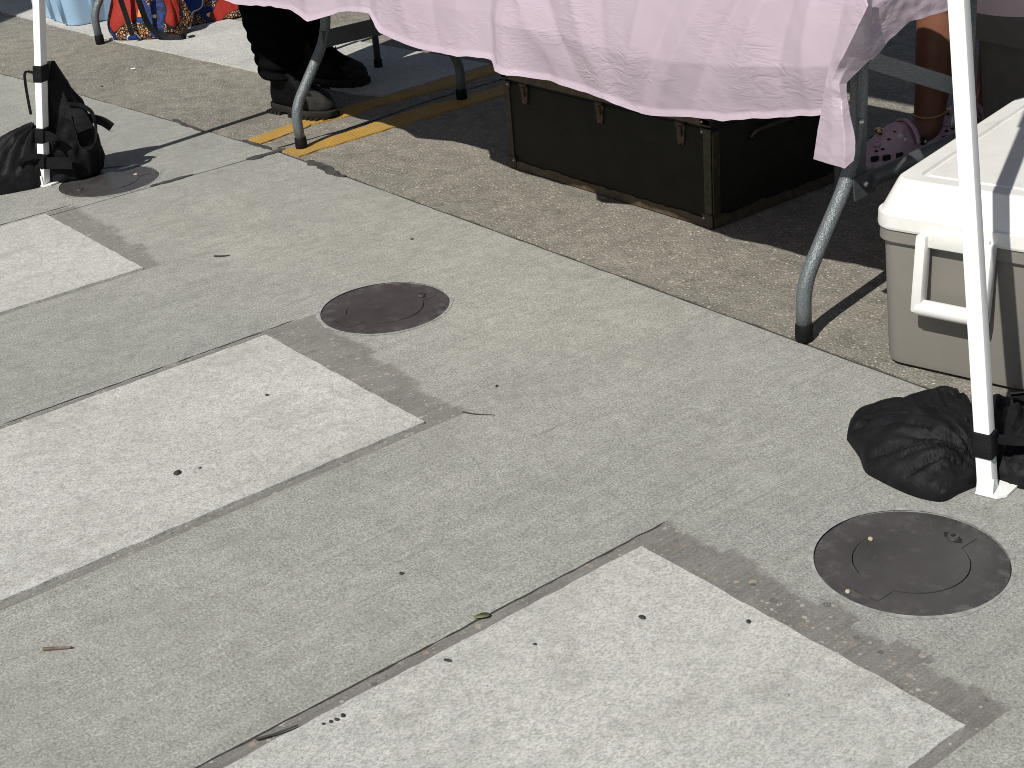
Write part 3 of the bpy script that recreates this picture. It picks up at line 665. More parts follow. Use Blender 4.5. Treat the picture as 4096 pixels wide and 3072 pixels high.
bm = new(); tube(bm, [(-1.845, a + 0.01, 0.548), (-1.845, b - 0.01, 0.415)], 0, flat=(0.004, 0.034)); fin('brace', bm, M['hammer'], TB)
bm = new(); box(bm, (-1.828, a - 0.004, 0.44), (0.004, 0.032, 0.24), None, 0.0015, 1); br = fin('bracket', bm, M['dark_steel'], TB)
bm = new(); bmesh.ops.create_uvsphere(bm, u_segments=10, v_segments=6, radius=0.0062, matrix=Matrix.Translation((-1.824, a - 0.010, 0.428))); fin('rivet', bm, M['rivet'], br, True)
bm = new(); box(bm, (-1.826, b - 0.035, 0.372), (0.004, 0.045, 0.06), None, 0.0018, 1); br2 = fin('bracket', bm, M['dark_steel'], TB)
bm = new(); bmesh.ops.create_uvsphere(bm, u_segments=8, v_segments=6, radius=0.005, matrix=Matrix.Translation((-1.823, b - 0.04, 0.372))); fin('rivet', bm, M['gap'], br2, True)
lf, lb, a, b = table_frame(TB, -3.914, 2.151, 2.798, -3.914, -3.948, -1)
bm = new(); tube(bm, [(-3.905, a - 0.04, 0.316), (-3.905, b + 0.02, 0.316)], 0, flat=(0.012, 0.05)); fin('cross_bar', bm, M['dark_steel'], TB)
bm = new(); box(bm, (-3.030, 2.45, 0.7325), (2.64, 0.75, 0.025), None, 0.008, 3); box(bm, (-3.030, 2.45, 0.716), (2.58, 0.69, 0.012)); fin('table_top', bm, M['tabletop'], TB, True, angle=radians(40))

# ------------------------------------------------------------------ pink sheet over it
HEM = [(-4.38, 0.47), (-4.16, 0.47), (-3.99, 0.456), (-3.80, 0.472), (-3.68, 0.477), (-3.62, 0.470), (-3.564, 0.458), (-3.50, 0.474), (-3.42, 0.497), (-3.346, 0.510), (-3.262, 0.515), (-3.225, 0.50), (-3.195, 0.476), (-3.10, 0.464), (-2.984, 0.458), (-2.86, 0.462), (-2.77, 0.470), (-2.725, 0.468), (-2.69, 0.455), (-2.60, 0.447), (-2.47, 0.435), (-2.36, 0.427), (-2.261, 0.416), (-2.20, 0.422), (-2.148, 0.429), (-2.016, 0.445), (-1.88, 0.472), (-1.755, 0.500), (-1.70, 0.51)]
def interp(tab, x):
    if x <= tab[0][0]: return tab[0][1]
    for (x0, y0), (x1, y1) in zip(tab, tab[1:]):
        if x <= x1: return y0 + (y1 - y0) * (x - x0) / (x1 - x0)
    return tab[-1][1]
YOFF = [(-4.16, 2.072), (-3.26, 2.070), (-3.235, 2.060), (-3.21, 2.052), (-2.90, 2.050), (-2.735, 2.056), (-2.715, 2.046), (-2.69, 2.030), (-2.64, 2.026), (-1.9, 2.026), (-1.70, 2.028)]
RIDGES = [(-2.67, -2.52, 0.030, 0.012), (-2.60, -2.44, 0.022, -0.008), (-2.50, -2.36, 0.030, 0.008), (-2.38, -2.33, 0.022, -0.006), (-2.20, -2.30, 0.026, 0.013), (-2.09, -2.27, 0.020, -0.010), (-2.00, -2.22, 0.028, 0.012), (-1.93, -2.12, 0.018, -0.010), (-1.88, -2.00, 0.026, 0.012), (-1.83, -1.88, 0.016, -0.010), (-1.79, -1.79, 0.018, 0.010),
          (-3.15, -3.05, 0.03, 0.006), (-3.0, -2.94, 0.02, -0.005), (-2.86, -2.86, 0.03, 0.006), (-3.64, -3.57, 0.045, 0.024), (-3.48, -3.44, 0.03, -0.010), (-3.85, -3.9, 0.05, 0.012), (-3.33, -3.30, 0.03, 0.008), (-4.1, -4.15, 0.05, 0.012)]
def cloth_y(x, v, z):
    edge = 0.028 * (1 - min(1, v * 9)) ** 2                           # roll over the table edge
    y = 2.070 + (interp(YOFF, x) - 2.070) * min(1, v * 1.6) + edge
    xw = x + 0.010 * mnoise.noise(Vector((x * 5, z * 6, 8.8)))
    for xt, xb, w, am in RIDGES:
        xc = xt + (xb - xt) * v; d = abs(xw - xc) / (w * (0.8 + 0.5 * v)); y -= am * (0.55 + 0.45 * sin(pi * min(1.0, v * 1.15))) * min(1, v * 5) * math.exp(-d * d / (0.35 + d))
    tl = max(0.0, min(1.0, (x + 2.66) / 0.10)); y += 0.045 * tl * v * v - 0.018 * (1 - tl) * v
    w = min(1, v * 3)
    y -= w * (0.0028 * mnoise.noise(Vector((x * 5, z * 5, 1.3))) + 0.0011 * mnoise.noise(Vector((x * 20 + z * 14, z * 22, 4.1))))
    y -= 0.007 * max(0, v - 0.955) / 0.045                             # hem kicks out a little
    return y
sheet = thing('tablecloth', (-2.9, 2.45, 0), 'pale pink plastic sheet draped over the long folding table', 'tablecloth')
bm = new(); NX, NV = 420, 90; X0, X1 = -4.37, -1.705; g = []
for i in range(NX + 1):
    x = X0 + (X1 - X0) * i / NX; hz = interp(HEM, x) - 0.003 * max(0.0, min(1.0, (x + 2.66) / 0.10)) * (1 if x < -1.9 else max(0.5, 1 - (x + 1.9) * 2.5)) + 0.0025 * mnoise.noise(Vector((x * 25, 0, 3))); col = []
    for j in range(NV + 1):
        v = j / NV; z = 0.7475 + (hz - 0.7475) * v; col.append(bm.verts.new((x, cloth_y(x, v, z), z)))
    g.append(col)
for i in range(NX):
    for j in range(NV): bm.faces.new((g[i][j], g[i][j + 1], g[i + 1][j + 1], g[i + 1][j]))
fin('front_drape', bm, M['pink'], sheet, True)
bm = new(); NXT, NYT = 120, 40; g = []
for i in range(NXT + 1):
    x = X0 + (X1 - X0) * i / NXT
    g.append([bm.verts.new((x, 2.0975 + 0.752 * j / NYT, 0.7476 + 0.0015 * mnoise.noise(Vector((x * 6, j * 0.4, 2))))) for j in range(NYT + 1)])
for i in range(NXT):
    for j in range(NYT): bm.faces.new((g[i][j], g[i][j + 1], g[i + 1][j + 1], g[i + 1][j]))
fin('top_cover', bm, M['pink'], sheet, True)
# back and left drops
def drop(fn, n, m, name):
    bm = new(); g = [[bm.verts.new(fn(i / n, j / m)) for j in range(m + 1)] for i in range(n + 1)]
    for i in range(n):
        for j in range(m): bm.faces.new((g[i][j], g[i][j + 1], g[i + 1][j + 1], g[i + 1][j]))
    return fin(name, bm, M['pink'], sheet, True)
drop(lambda u, v: (X0 + (X1 - X0) * u, 2.849 + 0.015 * v + 0.008 * v * sin(u * 60), 0.7476 - v * (0.235 + 0.012 * sin(u * 23))), 150, 12, 'back_drape')
drop(lambda u, v: (X0 - 0.004 - 0.02 * v - 0.010 * v * sin(u * 17), 2.0975 + 0.752 * u, 0.7476 - v * (0.24 + 0.02 * sin(u * 9))), 60, 12, 'end_drape')
# right end: hem climbs from the corner tail to the back
SH = [(2.07, 0.612), (2.078, 0.609), (2.13, 0.632), (2.194, 0.651), (2.30, 0.650), (2.394, 0.654), (2.60, 0.66), (2.85, 0.65)]
drop(lambda u, v: (X1 + 0.006 + (0.022 + 0.016 * max(0, 1 - u * 6)) * min(1, 3 * v) * (1 - 0.4 * u) + 0.008 * v * sin(u * 26 + 0.5) * min(1, max(0, u * 4 - 1)) + 0.003 * mnoise.noise(Vector((u * 30, v * 6, 3))), 2.062 + 0.788 * u, 0.7476 + (interp(SH, 2.062 + 0.788 * u) - 0.7476) * v), 110, 26, 'end_drape')
# the corner of the sheet hangs down as a folded tail
tail_rows = [  # left edge, ridge, inner line, right edge  (x, y, z)
    ((-1.6993, 2.035, 0.7304), (-1.6380, 2.018, 0.7400), (-1.6460, 2.040, 0.7351), (-1.6538, 2.062, 0.7302)),
    ((-1.6875, 2.022, 0.7144), (-1.6174, 2.004, 0.7246), (-1.6360, 2.030, 0.7176), (-1.6620, 2.070, 0.7071)),
    ((-1.6915, 2.014, 0.6638), (-1.6384, 1.994, 0.6746), (-1.6479, 2.030, 0.6641), (-1.6616, 2.068, 0.6566)),
    ((-1.6997, 2.008, 0.6195), (-1.6628, 1.990, 0.6285), (-1.6585, 2.020, 0.6207), (-1.6583, 2.062, 0.6133)),
    ((-1.7048, 2.006, 0.5967), (-1.6818, 2.000, 0.6031), (-1.6725, 2.008, 0.5985), (-1.6679, 2.036, 0.5926)),
    ((-1.7087, 2.006, 0.5806), (-1.6939, 2.002, 0.5836), (-1.6790, 2.006, 0.5790), (-1.6768, 2.024, 0.5779)),
    ((-1.7148, 2.008, 0.5595), (-1.6920, 2.003, 0.5724), (-1.6769, 2.006, 0.5632), (-1.6746, 2.022, 0.5622)),
    ((-1.7197, 2.010, 0.5415), (-1.6940, 2.006, 0.5528), (-1.6765, 2.010, 0.5526), (-1.6730, 2.022, 0.5488)),
    ((-1.7272, 2.013, 0.5141), (-1.6917, 2.004, 0.5223), (-1.6666, 2.002, 0.5271), (-1.6648, 2.020, 0.5252)),
    ((-1.7397, 2.018, 0.4634), (-1.6933, 2.004, 0.4733), (-1.6585, 2.000, 0.4786), (-1.6496, 2.018, 0.4779)),
    ((-1.7457, 2.020, 0.4378), (-1.6928, 2.004, 0.4477), (-1.6578, 2.000, 0.4512), (-1.6478, 2.017, 0.4594)),
    ((-1.7500, 2.022, 0.4237), (-1.6968, 2.006, 0.4287), (-1.6595, 2.002, 0.4285), (-1.6493, 2.015, 0.4426)),
]
def tail_fn(u, v):
    k = v * (len(tail_rows) - 1); i = min(int(k), len(tail_rows) - 2); t = k - i
    A = [Vector(a).lerp(Vector(b), t) for a, b in zip(tail_rows[i], tail_rows[i + 1])]
    q = min(int(u * 3), 2); p = A[q].lerp(A[q + 1], u * 3 - q)
    p.y -= 0.0022 * mnoise.noise(Vector((p.x * 30, p.z * 22, 5))) + 0.0008 * mnoise.noise(Vector((p.x * 90, p.z * 90, 9)))
    return p
drop(tail_fn, 30, 90, 'corner_tail')

# ================================================================== FOOTLOCKER TRUNK
TX0, TX1, TY0, TY1, TH = -3.238, -2.432, 2.442, 2.895, 0.345
trunk = thing('footlocker', ((TX0 + TX1) / 2, (TY0 + TY1) / 2, 0), 'old dark olive footlocker trunk with rusty latches under the table', 'trunk')
cx, cy, W, L_ = (TX0 + TX1) / 2, (TY0 + TY1) / 2, TX1 - TX0, TY1 - TY0
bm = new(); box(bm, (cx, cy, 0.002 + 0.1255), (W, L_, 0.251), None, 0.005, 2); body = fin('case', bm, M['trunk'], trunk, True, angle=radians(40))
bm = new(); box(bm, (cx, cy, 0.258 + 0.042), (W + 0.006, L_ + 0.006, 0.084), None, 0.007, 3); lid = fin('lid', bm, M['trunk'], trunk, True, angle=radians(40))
bm = new(); box(bm, (cx, cy, 0.2555), (W - 0.006, L_ - 0.006, 0.006)); fin('lid_seam', bm, M['gap'], trunk)
def ragged(x0, x1, z0, z1, y, par, nm, m, side=None, n=60):
    """Edging strip with a torn upper edge, folded over the board."""
    lo, hi = [], []
    for i in range(n + 1):
        t = i / n; x = x0 + (x1 - x0) * t; lo.append((x, z0)); hi.append((x, z1 + 0.0035 * mnoise.noise(Vector((x * 40, z1 * 9, 1))) + (0.003 if mnoise.noise(Vector((x * 14, 2, z1))) > 0.15 else 0)))
    bm = new(); P = lo + hi[::-1]
    if side is None: rings = [[Vector((x, y, z)) for x, z in P], [Vector((x, y - 0.0022, z)) for x, z in P]]
    else: rings = [[Vector((y, x, z)) for x, z in P], [Vector((y + 0.0022, x, z)) for x, z in P]]
    loft(bm, rings); return fin(nm, bm, m, par)
ragged(TX0 + 0.004, TX1 - 0.004, 0.004, 0.026, TY0 - 0.0005, trunk, 'bottom_edging', M['trim'])
ragged(TY0 + 0.004, TY1 - 0.004, 0.004, 0.030, TX1 + 0.0005, trunk, 'bottom_edging', M['trim'], 1)
for x in (TX0 + 0.013, TX1 - 0.013):
    bm = new(); box(bm, (x, TY0 - 0.0015, 0.14), (0.025, 0.0036, 0.216), None, 0.001, 1); fin('corner_edging', bm, M['cap'], trunk)
bm = new(); box(bm, (TX1 + 0.0015, TY0 + 0.013, 0.14), (0.0036, 0.025, 0.216), None, 0.001, 1); fin('corner_edging', bm, M['cap'], trunk)
ragged(TX0 - 0.002, TX1 + 0.002, 0.262, 0.282, TY0 - 0.0035, trunk, 'lid_edging', M['trim'])
for x in (TX0, TX1):
    for z in (0.016, 0.248, 0.272, 0.325):
        bm = new(); s = 1 if x == TX0 else -1
        box(bm, (x + s * 0.015, TY0 - 0.0042, z + 0.006 if z < 0.1 else z), (0.036, 0.003, 0.034 if z < 0.1 else 0.016), None, 0.0012, 1)
        cp = fin('corner_cap', bm, M['cap'], trunk)
        bm = new(); bmesh.ops.create_uvsphere(bm, u_segments=8, v_segments=5, radius=0.0035, matrix=Matrix.Translation((x + s * 0.025, TY0 - 0.0058, z + (0.012 if z < 0.1 else 0)))); fin('rivet', bm, M['rivet'], cp, True)
for x in (-3.143, -2.831, -2.532):
    bm = new(); yy = TY0 - 0.0045
    pl = [(-0.013, 0.042), (0.013, 0.042), (0.013, 0.02), (0.017, 0.010), (0.012, 0.0), (0.013, -0.016), (0.008, -0.034), (-0.008, -0.034), (-0.013, -0.016), (-0.013, 0.0), (-0.017, 0.010), (-0.013, 0.02)]
    loft(bm, [[Vector((x + a, yy + 0.003, 0.235 + b)) for a, b in pl], [Vector((x + a, yy - 0.001, 0.235 + b)) for a, b in pl]])
    la = fin('latch', bm, M['rust'], trunk)
    bm = new(); tube(bm, [(x - 0.014, yy - 0.003, 0.256), (x + 0.014, yy - 0.003, 0.256)], 0.004, 10); box(bm, (x, yy - 0.004, 0.236), (0.012, 0.005, 0.026), None, 0.0015, 1); fin('hasp', bm, M['rust'], la)
    for a, b in ((-0.006, 0.008), (0.006, 0.008), (0.0, -0.022)):
        bm = new(); bmesh.ops.create_uvsphere(bm, u_segments=8, v_segments=5, radius=0.0028, matrix=Matrix.Translation((x + a, yy - 0.0015, 0.223 + b))); fin('rivet', bm, M['gap'], la, True)
bm = new(); tube(bm, smooth_path([(TX1 + 0.004, 2.575, 0.205), (TX1 + 0.016, 2.585, 0.222), (TX1 + 0.022, 2.62, 0.226), (TX1 + 0.022, 2.69, 0.226), (TX1 + 0.016, 2.725, 0.222), (TX1 + 0.004, 2.735, 0.205)], 5), 0.006, 10); fin('side_handle', bm, M['cap'], trunk, True)

# ================================================================== COOLER
CW, CL = 0.300, 0.62; yaw = radians(12.7)
cc = Vector((-1.652, 2.118, 0)) + Matrix.Rotation(yaw, 3, 'Z') @ Vector((CW / 2, CL / 2, 0))
cooler = thing('cooler', cc, 'large taupe cooler with scuffed white lid and white swing handle', 'cooler', rz=yaw)
bm = new(); rg = []
for z, g, r in ((0.006, -0.018, 0.03), (0.010, -0.006, 0.034), (0.022, 0.0, 0.036), (0.262, 0.022, 0.036)): rg.append(rrect(0, 0, CW + g, CL + g, r, z, 7))
rg.append(rrect(0, 0, CW + 0.022, CL + 0.022, 0.036, 0.2630, 7))
for z, g in ((0.2632, 0.036), (0.266, 0.040), (0.289, 0.040)): rg.append(rrect(0, 0, CW + g, CL + g, 0.042, z, 7))
loft(bm, rg); fin('body', bm, M['cooler_body'], cooler, True, local=True, angle=radians(35))
bm = new(); rg = []
for z, g, r in ((0.2900, 0.034, 0.04), (0.2905, 0.047, 0.046), (0.295, 0.050, 0.048), (0.318, 0.049, 0.048), (0.3195, 0.047, 0.046), (0.3175, 0.040, 0.044), (0.3215, 0.037, 0.043), (0.3745, -0.008, 0.036), (0.379, -0.014, 0.034), (0.3805, -0.022, 0.030), (0.3805, -0.080, 0.022), (0.3745, -0.085, 0.020), (0.3745, -0.097, 0.018), (0.3800, -0.104, 0.017), (0.3802, -0.16, 0.015)): rg.append(rrect(0, 0, CW + g, CL + g, r, z, 7))
loft(bm, rg); lid = fin('lid', bm, M['lid'], cooler, True, local=True, angle=radians(18))
for s in (-1, 1):
    yb = s * (CL / 2 + 0.024); bm = new()
    hw = 0.062
    for q in (-1, 1):
        box(bm, (q * hw, yb + s * 0.013, 0.222), (0.021, 0.030, 0.150), Matrix.Rotation(s * radians(4), 4, 'X'), 0.005, 2)
    tube(bm, [(-hw, yb + s * 0.020, 0.157), (hw, yb + s * 0.020, 0.157)], 0.0155, 16)
    box(bm, (0, yb + s * 0.004, 0.288), (2 * hw, 0.014, 0.032), None, 0.003, 2)
    fin('handle', bm, M['lid'], cooler, True, local=True, angle=radians(40))
bm = new(); rg = [rrect(0, 0, CW - 0.05, CL - 0.05, 0.03, 0.0, 4), rrect(0, 0, CW - 0.05, CL - 0.05, 0.03, 0.0062, 4)]; loft(bm, rg); fin('base_foot', bm, M['gap'], cooler, local=True)

# ================================================================== BEHIND THE TABLE
tote = thing('storage_tote', (-2.055, 3.378, 0), 'grey plastic storage tote standing behind the pink table', 'tote', rz=radians(-8))
bm = new(); rg = [rrect(0, 0, 0.36, 0.26, 0.03, 0.0), rrect(0, 0, 0.365, 0.265, 0.03, 0.004), rrect(0, 0, 0.41, 0.31, 0.035, 0.34), rrect(0, 0, 0.385, 0.285, 0.03, 0.34), rrect(0, 0, 0.35, 0.25, 0.03, 0.05)]
loft(bm, rg); fin('tub', bm, M['tote'], tote, True, local=True, angle=radians(35))
bm = new(); rg = [rrect(0, 0, 0.416, 0.316, 0.036, 0.330), rrect(0, 0, 0.45, 0.35, 0.04, 0.332), rrect(0, 0, 0.452, 0.352, 0.04, 0.405), rrect(0, 0, 0.43, 0.33, 0.036, 0.41), rrect(0, 0, 0.412, 0.312, 0.034, 0.40), rrect(0, 0, 0.412, 0.312, 0.034, 0.334)]
loft(bm, rg, False, False); fin('rim', bm, M['tote'], tote, True, local=True, angle=radians(35))
fin_o = lump([(-2.17, 3.40), (-2.12, 3.33), (-1.98, 3.32), (-1.86, 3.31), (-1.85, 3.42), (-1.85, 3.53), (-2.0, 3.56), (-2.12, 3.55), (-2.18, 3.48)], 0.14, (0, 0), 0.02, 4.4, NA=60, NR=20)
bmesh.ops.translate(fin_o, verts=fin_o.verts, vec=(-0.04, -0.055, 0.355)); tag(fin('folded_cloth', fin_o, M['navy'], None, True), 'dark navy cloth heaped in the top of the grey tote', 'cloth')
chair = thing('folding_chair', (-4.75, 3.08, 0), 'black metal chair behind the left end of the table', 'chair')
for p, q in (((-4.567, 2.876), (-4.60, 2.90)), ((-4.95, 2.90), (-4.93, 2.92)), ((-4.58, 3.27), (-4.62, 3.23)), ((-4.96, 3.28), (-4.93, 3.24))):
    bm = new(); tube(bm, [(*p, 0.02), (*q, 0.44)], 0.0125, 12); l = fin('leg', bm, M['dark_steel'], chair, True)
    bm = new(); tube(bm, [(*p, 0.0), (*p, 0.035)], 0.016, 12); fin('foot_cap', bm, M['rubber'], l, True)
bm = new(); box(bm, (-4.77, 3.07, 0.455), (0.40, 0.40, 0.035), None, 0.015, 3); fin('seat', bm, M['rubber'], chair, True)
for y in (2.95, 3.19):
    bm = new(); tube(bm, smooth_path([(-4.94, y, 0.44), (-4.97, y, 0.65), (-5.02, y, 0.86)], 5), 0.011, 10); fin('back_post', bm, M['dark_steel'], chair, True)
bm = new(); box(bm, (-5.0, 3.07, 0.76), (0.025, 0.34, 0.18), Matrix.Rotation(radians(-12), 4, 'Y'), 0.01, 3); fin('backrest', bm, M['rubber'], chair, True)

# ================================================================== PEOPLE
def rings_foot(levels, base, ang, N=40):
    """Horizontal slices of a shoe: (z, back, front, half width, y shift); toe along local +x."""
    cs, sn = cos(ang), sin(ang); out = []
    for z, xb, xf, hw, ys in levels:
        r = []
        for k in range(N):
            a = 2 * pi * k / N; c, s = cos(a), sin(a); x = (xb + xf) / 2 + (xf - xb) / 2 * math.copysign(abs(c) ** 0.72, c)
            t = (x - xb) / max(1e-6, xf - xb); w = hw * (0.80 + 0.34 * math.exp(-((t - 0.68) / 0.26) ** 2) - 0.10 * math.exp(-((t - 0.38) / 0.18) ** 2)) / 1.1
            y = ys + w * math.copysign(abs(s) ** 0.8, s); r.append(Vector((base[0] + x * cs - y * sn, base[1] + x * sn + y * cs, z)))
        out.append(r)
    return out
def boot(par, heel, ang, name_lab=None):
    up = [(0.030, 0.004, 0.286, 0.050, 0), (0.045, 0.0, 0.290, 0.051, 0), (0.062, 0.0, 0.286, 0.050, 0), (0.080, 0.002, 0.270, 0.047, 0), (0.094, 0.002, 0.236, 0.043, 0), (0.106, 0.002, 0.200, 0.041, 0), (0.122, 0.002, 0.172, 0.040, 0), (0.145, 0.004, 0.142, 0.040, 0), (0.175, 0.006, 0.124, 0.039, 0), (0.205, 0.008, 0.116, 0.040, 0), (0.215, 0.010, 0.114, 0.040, 0)]
    bm = new(); R = loft(bm, rings_foot(up, heel, ang)); 
    for v in bm.verts: v.co += 0.003 * Vector((mnoise.noise(v.co * 26), mnoise.noise(v.co * 26 + Vector((5, 0, 0))), 0))
    o = fin('boot', bm, [M['leather'], M['toecap']], par, True)
    d = Vector((cos(ang), sin(ang), 0)); hv = Vector((*heel, 0)) - root_of(par)
    for p in o.data.polygons:
        if (p.center - hv).dot(d) > 0.222: p.material_index = 1
    bm = new(); loft(bm, rings_foot([(0.010, -0.004, 0.290, 0.053, 0), (0.016, -0.008, 0.296, 0.056, 0), (0.030, -0.008, 0.297, 0.056, 0), (0.033, -0.004, 0.292, 0.053, 0)], heel, ang)); s = fin('sole', bm, M['sole'], o, True, angle=radians(50))
    bm = new()
    for k in range(15):
        x = 0.012 + 0.0188 * k
        if 0.085 < x < 0.115: continue
        w = 0.046 + 0.014 * math.exp(-((x - 0.20) / 0.07) ** 2) - (0.016 if x > 0.26 else 0)
        c = Vector((heel[0], heel[1], 0.006)) + d * x; box(bm, c, (0.0115, 2 * w, 0.012), Matrix.Rotation(ang, 4, 'Z'))
    fin('lug_tread', bm, M['sole'], s)
    bm = new()
    for k in range(6):                                                # laces
        z = 0.110 + 0.018 * k; xf = 0.186 - 0.0105 * k if k < 4 else 0.138 - 0.006 * (k - 4); c = Vector((heel[0], heel[1], z)) + d * (xf - 0.012); n = Vector((-d.y, d.x, 0))
        tube(bm, [c - n * 0.03 - d * 0.01, c + d * 0.012, c + n * 0.03 - d * 0.01], 0.003, 6)
    fin('laces', bm, M['leather'], o)
    return o
p1 = thing('person', (-4.45, 2.5, 0), 'person in black trousers and black lace-up boots at the left end of the table', 'person')
h1, a1 = (-4.398, 2.340), radians(11); h2, a2 = (-4.640, 2.580), radians(26)
boot(p1, h1, a1); boot(p1, h2, a2)
an1 = Vector((h1[0] + 0.055 * cos(a1), h1[1] + 0.055 * sin(a1), 0)); an2 = Vector((h2[0] + 0.055 * cos(a2), h2[1] + 0.055 * sin(a2), 0))
V = [(-4.56, 2.56, 0.92, 0.15, 0.11), (-4.56, 2.56, 1.14, 0.13, 0.10), (-4.56, 2.56, 1.36, 0.16, 0.11), (-4.55, 2.56, 1.47, 0.06), (-4.53, 2.56, 1.56, 0.075), (-4.52, 2.56, 1.66, 0.095), (-4.53, 2.56, 1.74, 0.07),
     (-4.52, 2.47, 0.84, 0.095), (-4.49, 2.43, 0.48, 0.062), (an1.x - .03, an1.y + .01, 0.30, 0.042), (an1.x, an1.y, 0.10, 0.03),
     (-4.62, 2.65, 0.84, 0.095), (-4.64, 2.66, 0.48, 0.062), (an2.x, an2.y, 0.30, 0.042), (an2.x, an2.y, 0.10, 0.03),
     (-4.53, 2.36, 1.38, 0.055), (-4.48, 2.31, 1.12, 0.042), (-4.28, 2.34, 0.98, 0.032), (-4.20, 2.36, 0.95, 0.034, 0.02), (-4.12, 2.37, 0.93, 0.012),
     (-4.60, 2.76, 1.38, 0.055), (-4.60, 2.83, 1.12, 0.042), (-4.44, 2.80, 0.95, 0.032), (-4.37, 2.79, 0.92, 0.034, 0.02), (-4.30, 2.78, 0.90, 0.012)]
Ed = [(0, 1), (1, 2), (2, 3), (3, 4), (4, 5), (5, 6), (0, 7), (7, 8), (8, 9), (9, 10), (0, 11), (11, 12), (12, 13), (13, 14), (2, 15), (15, 16), (16, 17), (17, 18), (18, 19), (2, 20), (20, 21), (21, 22), (22, 23), (23, 24)]
skin('body', V, Ed, M['skin'], p1)
bm = new()                                                             # bunched trousers: two legs and a seat in one garment
for an, path in ((an1, [(-4.55, 2.53, 0.97, 0.13), (-4.53, 2.47, 0.82, 0.112), (-4.515, 2.43, 0.62, 0.098), (-4.505, 2.405, 0.47, 0.092), (an1.x - 0.070, an1.y + 0.030, 0.36, 0.098), (an1.x - 0.038, an1.y + 0.018, 0.28, 0.095), (an1.x - 0.010, an1.y + 0.010, 0.21, 0.086), (an1.x + 0.002, an1.y + 0.003, 0.16, 0.078), (an1.x + 0.008, an1.y, 0.120, 0.071)]),
                 (an2, [(-4.57, 2.59, 0.97, 0.13), (-4.62, 2.65, 0.82, 0.112), (-4.64, 2.655, 0.62, 0.098), (-4.645, 2.65, 0.47, 0.092), (an2.x - 0.035, an2.y + 0.012, 0.36, 0.096), (an2.x - 0.014, an2.y + 0.008, 0.29, 0.092), (an2.x, an2.y, 0.235, 0.084), (an2.x + 0.005, an2.y, 0.19, 0.076), (an2.x + 0.007, an2.y, 0.165, 0.070)])):
    Q = []
    for k in range(len(path) - 1):
        for e in range(9): t = e / 9; Q.append([a * (1 - t) + b * t for a, b in zip(path[k], path[k + 1])])
    rings = []
    for x, y, z, r in Q:
        ring = []; cuff = max(0, min(1, (0.46 - z) / 0.2))
        for k in range(48):
            a = 2 * pi * k / 48
            rr = r * (1 + 0.05 * mnoise.noise(Vector((cos(a) * 1.5, sin(a) * 1.5, z * 6)))) + cuff * 0.0075 * sin(z * 150 + 1.6 * sin(a + z * 9) + 2.0 * mnoise.noise(Vector((cos(a), sin(a), z * 9)))) * (0.6 + 0.4 * cos(a))
            ring.append(Vector((x + rr * cos(a), y + rr * sin(a), z)))
        rings.append(ring)
    loft(bm, rings)
tr = fin('trousers', bm, M['pants'], p1, True)
skin('shirt', [(-4.56, 2.56, 0.90, 0.165, 0.125), (-4.56, 2.56, 1.15, 0.15, 0.115), (-4.56, 2.56, 1.38, 0.175, 0.125), (-4.53, 2.37, 1.38, 0.075), (-4.49, 2.32, 1.18, 0.062), (-4.60, 2.75, 1.38, 0.075), (-4.60, 2.82, 1.18, 0.062)], [(0, 1), (1, 2), (2, 3), (3, 4), (2, 5), (5, 6)], M['pants'], p1)
bm = new(); bmesh.ops.create_icosphere(bm, subdivisions=3, radius=0.115, matrix=Matrix.Translation((-4.545, 2.56, 1.685)) @ Matrix.Diagonal((1, 0.92, 1.05, 1))); fin('hair', bm, M['hair'], p1, True)

